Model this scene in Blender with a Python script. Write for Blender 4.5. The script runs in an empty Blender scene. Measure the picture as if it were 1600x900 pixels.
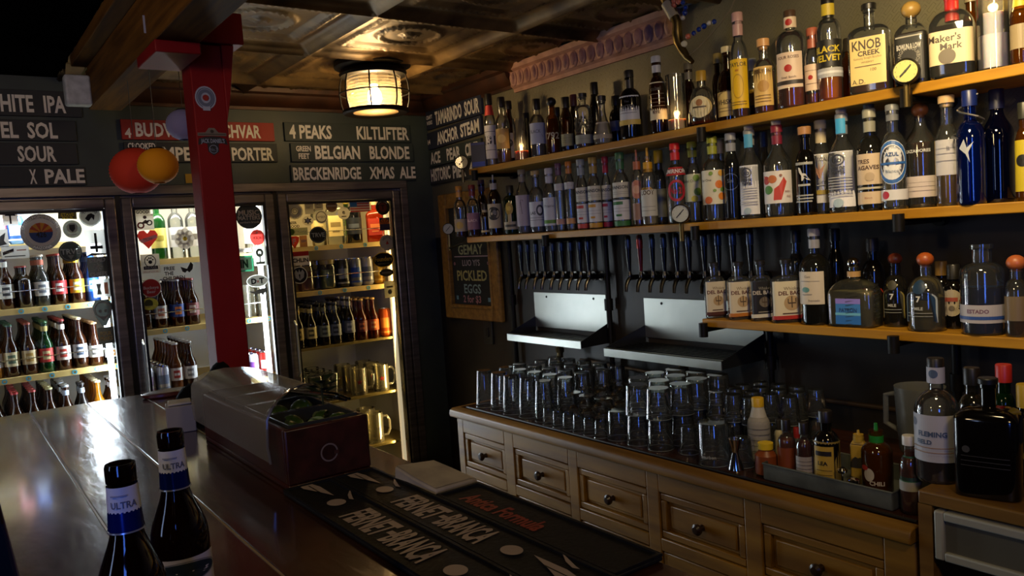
import bpy, math, random
from mathutils import Vector, Matrix
from math import pi, sin, cos, sqrt, radians as RD
random.seed(11)
S = bpy.context.scene; COL = S.collection
# ---------------------------------------------------------------- camera
EYE = 1.62
FPX, YAW, PIT, ROL = 1239.904, .62420, .069457, -.068081
FW = Vector((sin(YAW)*cos(PIT), cos(YAW)*cos(PIT), -sin(PIT)))
_r = Vector((cos(YAW), -sin(YAW), 0)); _u = _r.cross(FW)
RT = _r*cos(ROL)+_u*sin(ROL); UP = -_r*sin(ROL)+_u*cos(ROL)
cd = bpy.data.cameras.new('camera'); cam = bpy.data.objects.new('camera', cd); COL.objects.link(cam)
cd.sensor_width = 36; cd.lens = FPX/1600*36; cd.clip_start = .02
mw = Matrix((RT, UP, -FW)).transposed().to_4x4(); mw.translation = (0, 0, EYE); cam.matrix_world = mw
S.camera = cam
vs = S.view_settings; vs.view_transform = 'Standard'; vs.look = 'None'; vs.gamma = 1; vs.use_curve_mapping = False
vs.exposure = 0.0
S.cycles.transparent_max_bounces = 40; S.cycles.max_bounces = 8; S.cycles.sample_clamp_indirect = 3
S.cycles.caustics_reflective = False; S.cycles.caustics_refractive = False
# ---------------------------------------------------------------- world and large lights
wd = bpy.data.worlds.new('world'); S.world = wd; wd.use_nodes = True
wd.node_tree.nodes['Background'].inputs[0].default_value = (.55, .65, .9, 1)
wd.node_tree.nodes['Background'].inputs[1].default_value = .012
def light(name, kind, loc, col, power, size=.1, sy=None, aim=None, spread=None, shape=None):
    l = bpy.data.lights.new(name, kind); o = bpy.data.objects.new(name, l); COL.objects.link(o)
    l.color = col; l.energy = power; o.location = loc
    if kind == 'AREA':
        l.size = size
        if sy: l.shape = 'RECTANGLE'; l.size_y = sy
        if shape: l.shape = shape
        if spread: l.spread = RD(spread)
    else: l.shadow_soft_size = size
    if aim is not None: o.rotation_euler = (Vector(aim)-Vector(loc)).to_track_quat('-Z', 'Y').to_euler()
    return o
WARM = (1, .70, .34)
# ceiling pendants over the drinkers' side of the bar, behind and beside the viewer, plus an added fill at left
light('pendant_fill_glow', 'AREA', (.55, -.35, 2.34), WARM, 7.5, .28, aim=(2.2, .9, 1.7), shape='DISK')
light('pendant_fill_glow', 'AREA', (1.40, .70, 2.38), (1, .76, .40), 7.5, .2, aim=(2.3, 1.0, 1.85), shape='DISK', spread=100)
light('pendant_fill_glow', 'AREA', (-.9, 1.1, 2.3), WARM, 8, .25, aim=(.4, 2.6, 1.9), shape='DISK')  # warm fill, added to brighten the beam and lanterns
# blue neon of the window signs behind the viewer
light('neon_glow', 'AREA', (-1.3, -1.6, 1.75), (.08, .22, 1), 19, .5, 1.4, aim=(2.1, 1.3, 1.6))
light('neon_glow', 'AREA', (-2.3, .9, 1.8), (.45, .6, 1), 4, .3, 1.0, aim=(1.6, 2.4, 1.4))
# ---------------------------------------------------------------- pixel rays to real points
def ray(px, py): return FW+RT*((px-800)/FPX)-UP*((py-450)/FPX)
def at_x(px, py, X): v = ray(px, py)*1; v *= X/v.x; v.z += EYE; return v
def at_y(px, py, Y): v = ray(px, py)*1; v *= Y/v.y; v.z += EYE; return v
def at_z(px, py, Z): v = ray(px, py)*1; v *= (Z-EYE)/v.z; v.z = Z; return v
def proj(P):
    q = Vector(P)-Vector((0, 0, EYE)); t = q.dot(FW)
    return 800+FPX*q.dot(RT)/t, 450-FPX*q.dot(UP)/t, t
def y_on(px, X, Z):
    a, b = .12, 6
    for _ in range(40):
        m = (a+b)/2
        if proj((X, m, Z))[0] > px: a = m
        else: b = m
    return (a+b)/2
def x_on(px, Y, Z):
    a, b = -3, 4
    for _ in range(40):
        m = (a+b)/2
        if proj((m, Y, Z))[0] < px: a = m
        else: b = m
    return (a+b)/2
def top_for(P, py):
    a, b = .01, 1.2
    for _ in range(36):
        m = (a+b)/2
        if proj((P[0], P[1], P[2]+m))[1] > py: a = m
        else: b = m
    return (a+b)/2
# ---------------------------------------------------------------- materials
def lin(h):
    if not isinstance(h, str): return h
    c = [int(h[i:i+2], 16)/255 for i in (0, 2, 4)]
    return tuple(x/12.92 if x <= .04045 else ((x+.055)/1.055)**2.4 for x in c)
MATS = {}
def new_mat(name):
    m = bpy.data.materials.new(name); m.use_nodes = True; return m, m.node_tree.nodes, m.node_tree.links
def paint(h, rough=.55, metal=0, spec=.5):
    k = ('p', h, rough, metal, spec)
    if k not in MATS:
        m, n, l = new_mat('paint'); b = n['Principled BSDF']
        b.inputs['Base Color'].default_value = (*lin(h), 1); b.inputs['Roughness'].default_value = rough
        b.inputs['Metallic'].default_value = metal; b.inputs['Specular IOR Level'].default_value = spec
        MATS[k] = m
    return MATS[k]
def surf(name, c1, c2, scale=8, rough=(.4, .6), metal=0, bump=.0, stretch=(1, 1, 1), detail=5, bscale=None, dist=.002, lo=.35, hi=.65, spec=.5):
    """two-colour noise surface with its own bump"""
    if name in MATS: return MATS[name]
    m, n, l = new_mat(name); b = n['Principled BSDF']
    tc = n.new('ShaderNodeTexCoord'); mp = n.new('ShaderNodeMapping'); mp.inputs['Scale'].default_value = stretch
    l.new(tc.outputs['Object'], mp.inputs[0])
    nz = n.new('ShaderNodeTexNoise'); nz.inputs['Scale'].default_value = scale; nz.inputs['Detail'].default_value = detail
    l.new(mp.outputs[0], nz.inputs[0])
    cr = n.new('ShaderNodeValToRGB'); e = cr.color_ramp.elements
    e[0].position = lo; e[0].color = (*lin(c1), 1); e[1].position = hi; e[1].color = (*lin(c2), 1)
    l.new(nz.outputs[0], cr.inputs[0]); l.new(cr.outputs[0], b.inputs['Base Color'])
    mr = n.new('ShaderNodeMapRange'); mr.inputs[3].default_value = rough[0]; mr.inputs[4].default_value = rough[1]
    l.new(nz.outputs[0], mr.inputs[0]); l.new(mr.outputs[0], b.inputs['Roughness'])
    b.inputs['Metallic'].default_value = metal; b.inputs['Specular IOR Level'].default_value = spec
    if bump:
        n2 = n.new('ShaderNodeTexNoise'); n2.inputs['Scale'].default_value = bscale or scale*2; n2.inputs['Detail'].default_value = 6
        l.new(mp.outputs[0], n2.inputs[0]); bp = n.new('ShaderNodeBump')
        bp.inputs['Strength'].default_value = bump; bp.inputs['Distance'].default_value = dist
        l.new(n2.outputs[0], bp.inputs['Height']); l.new(bp.outputs[0], b.inputs['Normal'])
    MATS[name] = m; return m
def glass(name, tint=(1, 1, 1), edge=.35, refl=1.0, rough=.03, body=None, bodyw=0):
    """thin glass: clear seen square on, darker and more mirror-like at a glancing angle; body adds a little cloudiness"""
    k = ('g', name)
    if k in MATS: return MATS[k]
    m, n, l = new_mat('glass_'+name); n.remove(n['Principled BSDF']); out = n['Material Output']
    lw = n.new('ShaderNodeLayerWeight'); lw.inputs[0].default_value = .35
    mx = n.new('ShaderNodeMix'); mx.data_type = 'RGBA'
    mx.inputs[6].default_value = (*tint, 1); mx.inputs[7].default_value = (*[t*edge for t in tint], 1)
    l.new(lw.outputs['Facing'], mx.inputs[0])
    tr = n.new('ShaderNodeBsdfTransparent'); l.new(mx.outputs[2], tr.inputs[0])
    gl = n.new('ShaderNodeBsdfGlossy'); gl.inputs['Roughness'].default_value = rough
    fr = n.new('ShaderNodeFresnel'); fr.inputs[0].default_value = 1.5
    mu = n.new('ShaderNodeMath'); mu.operation = 'MULTIPLY'; mu.inputs[1].default_value = refl; mu.use_clamp = True
    l.new(fr.outputs[0], mu.inputs[0])
    ms = n.new('ShaderNodeMixShader'); l.new(mu.outputs[0], ms.inputs[0]); src = tr
    if body:
        df = n.new('ShaderNodeBsdfDiffuse'); df.inputs[0].default_value = (*lin(body), 1)
        tl = n.new('ShaderNodeBsdfTranslucent'); tl.inputs[0].default_value = (*lin(body), 1)
        m1 = n.new('ShaderNodeMixShader'); m1.inputs[0].default_value = .5; l.new(df.outputs[0], m1.inputs[1]); l.new(tl.outputs[0], m1.inputs[2])
        m2 = n.new('ShaderNodeMixShader'); m2.inputs[0].default_value = bodyw; l.new(tr.outputs[0], m2.inputs[1]); l.new(m1.outputs[0], m2.inputs[2]); src = m2
    l.new(src.outputs[0], ms.inputs[1]); l.new(gl.outputs[0], ms.inputs[2]); l.new(ms.outputs[0], out.inputs[0])
    MATS[k] = m; return m
def glow(name, col, power):
    k = ('e', name)
    if k not in MATS:
        m, n, l = new_mat('glow_'+name); b = n['Principled BSDF']; b.inputs['Base Color'].default_value = (*col, 1)
        b.inputs['Emission Color'].default_value = (*col, 1); b.inputs['Emission Strength'].default_value = power; MATS[k] = m
    return MATS[k]
G_CLEAR = glass('clear', (.98, .985, .98), .62, 2.4, .05, 'c4c8c0', .06)
G_THIN = glass('tumbler', (.985, .99, .985), .90, 1.9, .06, 'c8d0cc', .05)
G_PANE = glass('pane', (.96, .98, .98), .9, .6, .02)
G_GREY = glass('smoky', (.6, .6, .56), .4, 2.0, .05, '5a5a52', .12)
G_BROWN = glass('brown', (.24, .10, .03), .25, 2.0, .05, '3a1c0a', .35)
G_GREEN = glass('green', (.12, .32, .10), .25, 1.3, .05, '18401a', .35)
G_BLUE = glass('blue', (.03, .12, .62), .2, 2.2, .06, '08206c', .3)
G_DARK = paint('0b0908', .09, 0, .6)
G_NAVY = glass('navy', (.02, .04, .16), .2, 1.4, .04, '050a28', .4)
G_AMBER = glass('amber', (.62, .32, .08), .35, 1.3, .04, '9a5a18', .2)
def liquid(h, w=.45):
    c = lin(h); b = tuple(min(1, x*1.9+.006) for x in c); return glass('liquid_'+h, tuple(min(1, x*2.2+.03) for x in c), .6, .25, .1, b, w)
def vinyl(h, rough=.5):
    """thin printed film that lets some of the cooler light through"""
    k = ('v', h)
    if k not in MATS:
        m, n, l = new_mat('vinyl'); b = n['Principled BSDF']; out = n['Material Output']
        b.inputs['Base Color'].default_value = (*lin(h), 1); b.inputs['Roughness'].default_value = rough
        t = n.new('ShaderNodeBsdfTranslucent'); t.inputs[0].default_value = (*lin(h), 1)
        x = n.new('ShaderNodeMixShader'); x.inputs[0].default_value = .35
        l.new(b.outputs[0], x.inputs[1]); l.new(t.outputs[0], x.inputs[2]); l.new(x.outputs[0], out.inputs[0]); MATS[k] = m
    return MATS[k]
STEEL = surf('brushed_steel', 'a8aba4', 'c4c7be', 2.5, (.30, .42), .92)
CHROME = paint('c8c8c8', .12, 1)
IRON = surf('black_iron', '0b0a09', '17140f', 20, (.4, .6), .6, .1)
BLACK = paint('0a0a0a', .45)
WHITE = paint('e8e6e0', .6); CREAM = paint('e2d3ad', .6)
# ---------------------------------------------------------------- mesh building
class MB:
    def __init__(s): s.v = []; s.f = []; s.m = []
    def add(s, vs, fs, mi=0):
        o = len(s.v); s.v += [tuple(p) for p in vs]; s.f += [tuple(i+o for i in f) for f in fs]; s.m += [mi]*len(fs); return s
    def box(s, a, b, mi=0):
        (x0, y0, z0), (x1, y1, z1) = a, b
        x0, x1 = min(x0, x1), max(x0, x1); y0, y1 = min(y0, y1), max(y0, y1); z0, z1 = min(z0, z1), max(z0, z1)
        return s.add([(x0, y0, z0), (x1, y0, z0), (x1, y1, z0), (x0, y1, z0), (x0, y0, z1), (x1, y0, z1), (x1, y1, z1), (x0, y1, z1)],
              [(0, 3, 2, 1), (4, 5, 6, 7), (0, 1, 5, 4), (1, 2, 6, 5), (2, 3, 7, 6), (3, 0, 4, 7)], mi)
    def lathe(s, prof, n=20, mi=0, cs=None, M=None):
        vs = []; fs = []; rings = []
        for r, z in prof:
            if r < 1e-6: rings.append([len(vs)]); vs.append(Vector((0, 0, z)))
            else:
                rings.append(list(range(len(vs), len(vs)+n)))
                for i in range(n):
                    a = 2*pi*i/n
                    c, d = cs(a) if cs else (cos(a), sin(a)); vs.append(Vector((r*c, r*d, z)))
        for A, B in zip(rings, rings[1:]):
            for i in range(n):
                j = (i+1) % n
                if len(A) == 1 and len(B) == 1: break
                if len(A) == 1: fs.append((A[0], B[j], B[i]))
                elif len(B) == 1: fs.append((A[i], A[j], B[0]))
                else: fs.append((A[i], A[j], B[j], B[i]))
        if M is not None: vs = [M @ v for v in vs]
        return s.add(vs, fs, mi)
    def cyl(s, p, q, r, n=12, mi=0, r2=None):
        p, q = Vector(p), Vector(q); L = (q-p).length
        M = Matrix.Translation(p) @ (q-p).to_track_quat('Z', 'Y').to_matrix().to_4x4()
        r2 = r if r2 is None else r2
        return s.lathe([(0, 0), (r, 0), (r2, L), (0, L)], n, mi, None, M)
    def disc(s, p, nrm, prof, n=20, mi=0):
        M = Matrix.Translation(Vector(p)) @ Vector(nrm).to_track_quat('Z', 'Y').to_matrix().to_4x4()
        return s.lathe(prof, n, mi, None, M)
    def tube(s, pts, r, n=8, mi=0, close=False):
        pts = [Vector(p) for p in pts]; N = len(pts); vs = []; fs = []
        up = None
        for i, p in enumerate(pts):
            a = pts[i-1] if (i or close) else p; b = pts[(i+1) % N] if (i < N-1 or close) else p
            t = (b-a).normalized()
            if up is None: up = t.orthogonal().normalized()
            up = (up-t*up.dot(t)).normalized(); w = t.cross(up)
            rr = r[i] if isinstance(r, (list, tuple)) else r
            for k in range(n): vs.append(p+(up*cos(2*pi*k/n)+w*sin(2*pi*k/n))*rr)
        for i in range(N if close else N-1):
            for k in range(n):
                a, b = i*n, ((i+1) % N)*n; j = (k+1) % n
                fs.append((a+k, a+j, b+j, b+k))
        if not close: fs += [tuple(range(n))[::-1], tuple((N-1)*n+k for k in range(n))]
        return s.add(vs, fs, mi)
    def prism(s, poly, axis, a, b, mi=0):
        """poly in the two other axes, extruded along axis from a to b"""
        n = len(poly)
        def P(u, v, w): return {0: (w, u, v), 1: (u, w, v), 2: (u, v, w)}[axis]
        vs = [P(u, v, a) for u, v in poly]+[P(u, v, b) for u, v in poly]
        fs = [tuple(range(n))[::-1], tuple(range(n, 2*n))]+[(i, (i+1) % n, n+(i+1) % n, n+i) for i in range(n)]
        return s.add(vs, fs, mi)
    def build(s, name, mats, parent=None, label=None, bevel=0, smooth=True, seg=2, ang=35):
        me = bpy.data.meshes.new(name); me.from_pydata(s.v, [], s.f)
        for m in (mats if isinstance(mats, (list, tuple)) else [mats]): me.materials.append(m)
        me.polygons.foreach_set('material_index', s.m)
        if smooth:
            me.polygons.foreach_set('use_smooth', [True]*len(s.f)); me.set_sharp_from_angle(angle=RD(ang))
        me.update()
        o = bpy.data.objects.new(name, me); COL.objects.link(o)
        if parent: o.parent = parent
        if label: o['label'] = label
        if bevel:
            b = o.modifiers.new('edge', 'BEVEL'); b.width = bevel; b.segments = seg; b.limit_method = 'ANGLE'; b.angle_limit = RD(40)
        return o
def tag(o, label, cat, group=None, kind=None):
    o['label'] = label; o['category'] = cat
    if group: o['group'] = group
    if kind: o['kind'] = kind
    return o
def thing(name, label, cat, loc=(0, 0, 0), rz=0, group=None):
    o = bpy.data.objects.new(name, None); COL.objects.link(o); o.empty_display_size = .05
    o.location = loc; o.rotation_euler = (0, 0, rz); return tag(o, label, cat, group)
def struct(o, label=None):
    o['kind'] = 'structure'
    if label: o['label'] = label
    return o
def copy_thing(root, loc, rz, label, group=None):
    r = root.copy(); COL.objects.link(r); r.location = loc; r.rotation_euler = (0, 0, rz); r['label'] = label
    if group: r['group'] = group
    for ch in root.children:
        c = ch.copy(); COL.objects.link(c); c.parent = r
        for g in ch.children: d = g.copy(); COL.objects.link(d); d.parent = c
    return r
ORD = ['front', 'second', 'third', 'fourth', 'fifth', 'sixth', 'seventh', 'eighth', 'ninth', 'tenth', 'eleventh', 'twelfth', 'thirteenth', 'fourteenth', 'fifteenth', 'sixteenth', 'seventeenth', 'eighteenth']
FIRST = ['first']+ORD[1:]
# ---------------------------------------------------------------- lettering and flat marks
_TX = {}
def text_geo(body, bold=.0, shear=0):
    """outline faces of a word, 1 unit cap height, centred on x"""
    k = (body, bold, shear)
    if k not in _TX:
        cu = bpy.data.curves.new('lettering', 'FONT'); cu.body = body; cu.size = 1; cu.resolution_u = 2; cu.offset = bold; cu.shear = shear
        ob = bpy.data.objects.new('lettering', cu); COL.objects.link(ob)
        me = bpy.data.meshes.new_from_object(ob)
        vs = [tuple(v.co) for v in me.vertices]; fs = [tuple(p.vertices) for p in me.polygons]
        bpy.data.objects.remove(ob); bpy.data.meshes.remove(me); bpy.data.curves.remove(cu)
        x0 = min(v[0] for v in vs); x1 = max(v[0] for v in vs)
        _TX[k] = ([((v[0]-(x0+x1)/2)/.69, v[1]/.69) for v in vs], fs, (x1-x0)/.69)
    return _TX[k]
def decal(mp, w, h, base, els, off=.0006, matf=None):
    """marks laid on a surface: mp(u, v, d) -> point, u in -w/2..w/2, v in -h/2..h/2, d height above it.
    base: None | ('rect', col) | ('oval', col) | ('poly', col, pts in -1..1);  els: t r d p o entries in -1..1 units"""
    mb = MB(); cols = []
    def mi(c):
        if c not in cols: cols.append(c)
        return cols.index(c)
    lvl = [0]
    def grid(u0, v0, u1, v1, c, nu=None):
        nu = nu or max(2, int(abs(u1-u0)/.004)); nu = min(nu, 26); d = off*lvl[0]
        vs = []; fs = []
        for j in (0, 1):
            for i in range(nu+1): vs.append(mp(u0+(u1-u0)*i/nu, (v0, v1)[j], d))
        for i in range(nu): fs.append((i, i+1, nu+2+i, nu+1+i))
        mb.add(vs, fs, mi(c))
    def oval(cu, cv, ru, rv, c, r0=0, n=24):
        d = off*lvl[0]; vs = []; fs = []
        if r0 == 0:
            vs.append(mp(cu, cv, d))
            for k in (.5, 1):
                for i in range(n): a = 2*pi*i/n; vs.append(mp(cu+ru*k*cos(a), cv+rv*k*sin(a), d))
            for i in range(n):
                j = (i+1) % n; fs += [(0, 1+i, 1+j), (1+i, 1+n+i, 1+n+j, 1+j)]
        else:
            for k in (r0, 1):
                for i in range(n): a = 2*pi*i/n; vs.append(mp(cu+ru*k*cos(a), cv+rv*k*sin(a), d))
            for i in range(n): j = (i+1) % n; fs.append((i, n+i, n+j, j))
        mb.add(vs, fs, mi(c))
    def poly(pts, c):
        d = off*lvl[0]; mb.add([mp(x*w/2, y*h/2, d) for x, y in pts], [tuple(range(len(pts)))], mi(c))
    lvl[0] = 1
    if base:
        if base[0] == 'rect': grid(-w/2, -h/2, w/2, h/2, base[1])
        elif base[0] == 'oval': oval(0, 0, w/2, h/2, base[1])
        else: poly(base[2], base[1])
    for e in els:
        lvl[0] += 1; t = e[0]
        if t == 'r': grid(e[2]*w/2, e[3]*h/2, e[4]*w/2, e[5]*h/2, e[1])
        elif t == 'd': oval(e[2]*w/2, e[3]*h/2, e[4]*w/2, (e[5] if len(e) > 5 else e[4]*w/h)*h/2, e[1])
        elif t == 'o': oval(e[2]*w/2, e[3]*h/2, e[4]*w/2, e[5]*h/2, e[1], e[6])
        elif t == 'p': poly(e[2], e[1])
        elif t == 't':       # ('t', text, col, x, y, cap height, max width, bold)
            bold = e[7] if len(e) > 7 else .0
            vs, fs, tw = text_geo(e[1], bold); s = e[5]*h/2; sx = s
            if len(e) > 6 and e[6] and tw*s > e[6]*w/2: sx = e[6]*w/2/tw
            if len(e) > 8 and e[8]: sx = e[6]*w/2/tw
            d = off*lvl[0]
            mb.add([mp(e[3]*w/2+x*sx, e[4]*h/2+(y-.5)*s, d) for x, y in vs], fs, mi(e[2]))
        elif t == 'a':       # arc lettering ('a', text, col, r in -1..1 of w, cap, centre angle deg, up)
            vs, fs, tw = text_geo(e[1], .01); s = e[4]*h/2; R = e[3]*w/2; d = off*lvl[0]; pts = []
            for x, y in vs:
                if e[6] > 0: a = RD(e[5])-x*s/R; rr = R+(y-.5)*s
                else: a = RD(e[5])+x*s/R; rr = R-(y-.5)*s
                pts.append(mp(rr*cos(a), rr*sin(a), d))
            mb.add(pts, fs, mi(e[2]))
    return mb, [c if not isinstance(c, str) else (matf or paint)(c, .5) for c in cols]
def flat_map(o, ux, vy, nr):
    o, ux, vy, nr = Vector(o), Vector(ux), Vector(vy), Vector(nr)
    return lambda u, v, d: o+ux*u+vy*v+nr*d
# ================================================================ the room
W, D, CEIL = 2.36, 4.0, 2.42
M_BACK = surf('slate_green_paint', '333d3a', '3c4742', 5, (.45, .6), 0, .1)
M_PLATE = None
def plate_mat():
    m, n, l = new_mat('embossed_bronze_plate'); b = n['Principled BSDF']
    tc = n.new('ShaderNodeTexCoord'); mp = n.new('ShaderNodeMapping'); mp.inputs['Rotation'].default_value = (RD(45), 0, 0)
    sx = n.new('ShaderNodeSeparateXYZ'); cx = n.new('ShaderNodeCombineXYZ')
    l.new(tc.outputs['Object'], mp.inputs[0]); l.new(mp.outputs[0], sx.inputs[0])
    l.new(sx.outputs[1], cx.inputs[0]); l.new(sx.outputs[2], cx.inputs[1])
    br = n.new('ShaderNodeTexBrick'); br.inputs['Scale'].default_value = 14; br.inputs['Mortar Size'].default_value = .06
    br.inputs['Color1'].default_value = (1, 1, 1, 1); br.inputs['Color2'].default_value = (.2, .2, .2, 1); br.inputs['Mortar'].default_value = (0, 0, 0, 1)
    l.new(cx.outputs[0], br.inputs[0])
    bp = n.new('ShaderNodeBump'); bp.inputs['Strength'].default_value = .9; bp.inputs['Distance'].default_value = .012
    l.new(br.outputs['Color'], bp.inputs['Height']); l.new(bp.outputs[0], b.inputs['Normal'])
    nz = n.new('ShaderNodeTexNoise'); nz.inputs['Scale'].default_value = 2.5; l.new(tc.outputs['Object'], nz.inputs[0])
    cr = n.new('ShaderNodeValToRGB'); cr.color_ramp.elements[0].color = (*lin('454234'), 1); cr.color_ramp.elements[1].color = (*lin('8a8466'), 1)
    l.new(nz.outputs[0], cr.inputs[0]); l.new(cr.outputs[0], b.inputs['Base Color'])
    b.inputs['Metallic'].default_value = .2; b.inputs['Roughness'].default_value = .45
    return m
M_PLATE = plate_mat()
M_LOW = surf('dark_umber_paint', '1d1812', '2b251d', 4, (.4, .6), 0, .15)
M_TIN = surf('bronzed_tin', '3a2714', '846a40', 6, (.35, .55), .5, .25, (1, 1, 1), 6, 40, .003)
M_FLOOR = surf('dark_floor', '14110e', '1f1a15', 6, (.5, .7))
struct(MB().box((-3, -2.5, -.1), (W, D+1, 0)).build('floor', M_FLOOR, smooth=False))
struct(MB().box((-3.1, -2.5, 0), (-3, D, CEIL)).build('wall_left', paint('151412'), smooth=False))
struct(MB().box((-3.1, -2.6, 0), (W+.1, -2.5, CEIL)).build('wall_front', paint('1a1714'), smooth=False))
mb = MB().box((-3, D, 1.955), (W, D+.1, CEIL+.1)).box((2.19, D, 0), (W, D+.1, 1.955)).box((-3, D, 0), (-.06, D+.1, 1.955)).box((-.16, D+.9, 0), (2.3, D+1, 2.1)).box((-.16, D+.1, 1.97), (2.3, D+.9, 2.1))
struct(mb.build('wall_back', M_BACK, smooth=False))
mb = MB().box((W, -2.5, 0), (W+.1, D+.1, 1.62), 0).box((W, -2.5, 1.62), (W+.1, D+.1, CEIL), 1)
struct(mb.build('wall_right', [M_LOW, M_PLATE], smooth=False))
# pressed tin ceiling: relief of seams, roped squares and rings, one tile is .605 m
def tin(x, y):
    T = .605
    u = (x-1.30)/T; v = (y-3.10)/T; du = (u-math.floor(u)-.5)*T; dv = (v-math.floor(v)-.5)*T
    a, b = abs(du), abs(dv); d = max(a, b); r = sqrt(du*du+dv*dv); h = 0
    e = T/2-d
    if e < .045: h -= .016*(1-(e/.045)**2)+(.006 if e < .008 else 0)
    if .195 < d < .222:
        t = b if a > b else a
        h -= .008*(.6+.4*sin(t*2*pi/.02))*sin(pi*(d-.195)/.027)
    if d < .175: h += .005
    if .108 < r < .138: h -= .011*(.75+.25*sin(math.atan2(dv, du)*28))*sin(pi*(r-.108)/.03)
    if r < .035: h -= .008*(.6+.4*cos(r*2*pi/.0175))
    return h
x0, x1, y0, y1, st = .5, W, 1.4, D, .0115
nx = int((x1-x0)/st); ny = int((y1-y0)/st); mb = MB()
vs = [(x0+(x1-x0)*i/nx, y0+(y1-y0)*j/ny, CEIL+1.5*tin(x0+(x1-x0)*i/nx, y0+(y1-y0)*j/ny)) for j in range(ny+1) for i in range(nx+1)]
mb.add(vs, [(j*(nx+1)+i, (j+1)*(nx+1)+i, (j+1)*(nx+1)+i+1, j*(nx+1)+i+1) for j in range(ny) for i in range(nx)])
mb.box((-3, -2.5, CEIL+.012), (W, D, CEIL+.1), 1)
struct(mb.build('ceiling', [M_TIN, paint('070707', 1, 0, 0)], ang=80))
# cornices
M_BROWN = surf('brown_cornice', '2c1608', '4c2a12', 9, (.4, .6), .2, .3)
M_PINK = surf('bare_terracotta', 'a0745e', 'bd9079', 14, (.6, .8), 0, .15)
def cornice_prof(k=1.0):     # (distance from wall, z)
    return [(0, CEIL-.1*k), (.012*k, CEIL-.1*k), (.014*k, CEIL-.085*k), (.03*k, CEIL-.075*k), (.055*k, CEIL-.05*k), (.062*k, CEIL-.03*k), (.085*k, CEIL-.022*k), (.09*k, CEIL), (0, CEIL)]
struct(MB().prism([(D-a, z) for a, z in cornice_prof()], 0, .68, W).build('trim_1', M_BROWN))
struct(MB().prism([(W-a, z) for a, z in cornice_prof()], 1, 3.13, D-.0).build('trim_2', M_BROWN))
mb = MB(); cp = [(0, CEIL-.125), (.012, CEIL-.125), (.016, CEIL-.108), (.03, CEIL-.098), (.034, CEIL-.03), (.055, CEIL-.022), (.06, CEIL), (0, CEIL)]
ya, yb = 2.07, 3.13
mb.prism([(W-a, z) for a, z in cp], 1, ya, yb)
nE = 19
for i in range(nE):       # egg and dart row
    y = ya+.03+(yb-ya-.06)*i/(nE-1)
    for rx, ry, rz, ox in ((.02, .017, .03, .034), (.012, .024, .038, .032)):
        M = Matrix.Translation((W-ox, y, CEIL-.064)) @ Matrix.Diagonal((rx, ry, rz, 1))
        mb.lathe([(0, -1), (.5, -.87), (.87, -.5), (1, 0), (.87, .5), (.5, .87), (0, 1)], 10, 0, None, M)
struct(mb.build('trim_3', M_PINK))
# timber beam under the ceiling, its near end painted red
M_BEAM = surf('oiled_pine', '4a2f0e', '6a4718', 3, (.75, .9), 0, .25, (14, 1, 14), spec=.12)
M_RED = surf('red_gloss_paint', '700b0e', '821013', 3, (.5, .65), 0, .06, spec=.22)
bm = MB().box((.55, 1.2, 2.22), (.668, 3.55, CEIL)).box((.495, 1.2, 2.375), (.55, 3.5, CEIL-.001)).build('ceiling_beam', M_BEAM, bevel=.003)
tag(bm, 'brown timber beam under the ceiling running back from the red post', 'beam')
t = thing('red_post', 'red painted square post with round badges standing on the bar', 'post', (.67, 2.5, 1.19))
PW = .098
MB().box((0, 0, 0), (PW, PW, 1.06)).build('shaft', M_RED, t, bevel=.004)
MB().box((.0, -.03, 1.06), (.16, PW+.01, 1.155)).box((.0, -.028, 1.06), (.09, PW, 1.2285)).build('crosshead', M_RED, t, bevel=.004)
MB().prism([(PW-.004, 1.06), (PW-.004, .83), (PW+.012, .9), (PW+.035, 1.06)], 1, -.012, .045).build('brace', M_RED, t, bevel=.003)
MB().box((-.125, -.14, .995), (-.002, PW, 1.0285)).build('bracket', M_RED, t, bevel=.003)
fm = lambda px, py: (lambda p: flat_map((p.x-.67, -.0005, p.z-1.19), (1, 0, 0), (0, 0, 1), (0, -1, 0)))(at_y(px, py, 2.5))
def post_mark(name, px, py, w, h, base, els, label):
    m, c = decal(fm(px, py), w, h, base, els); m.build(name, c, t, label, smooth=False)
post_mark('badge', 321, 153, .062, .07, ('oval', '9aa0b0'), [('o', '3a4254', 0, 0, .86, .86, .93), ('o', '5c6478', 0, 0, .74, .74, .62), ('d', '8a1a12', 0, 0, .3), ('r', '9aa0b0', -.35, -1.1, .35, -.75)], 'grey badge with a round hole')
post_mark('sticker', 331, 207, .085, .03, ('poly', '6d6258', [(-1, -.7), (1, -.7), (1, -.1), (.45, 0), (.2, .9), (-.2, .9), (-.45, 0), (-1, -.1)]), [('r', '2e2620', -.95, -.45, .95, -.3), ('d', '2e2620', 0, .2, .12)], 'tan crest with two wings')
m = flat_map
post_mark('sticker', 333, 228, .088, .058, ('poly', '11131c', [(-1, .1), (-.9, .75), (-.5, .95), (0, 1), (.5, .95), (.9, .75), (1, .1), (.6, .3), (.38, .2), (.36, -.6), (0, -1), (-.36, -.6), (-.38, .2), (-.6, .3)]),
          [('t', "JACK DANIEL'S", '9098a8', 0, .52, .42, 1.6, .02), ('o', '7d8496', 0, -.35, .3, .45, .85), ('t', 'No.7', '7d8496', 0, -.38, .34, .5)], 'black arched badge with grey lettering')
MB().box((-.1255, -.0325, 1.07), (-.085, -.03, 1.12)).build('sticker', paint('8c8fa0'), t, 'small grey sticker')
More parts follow.
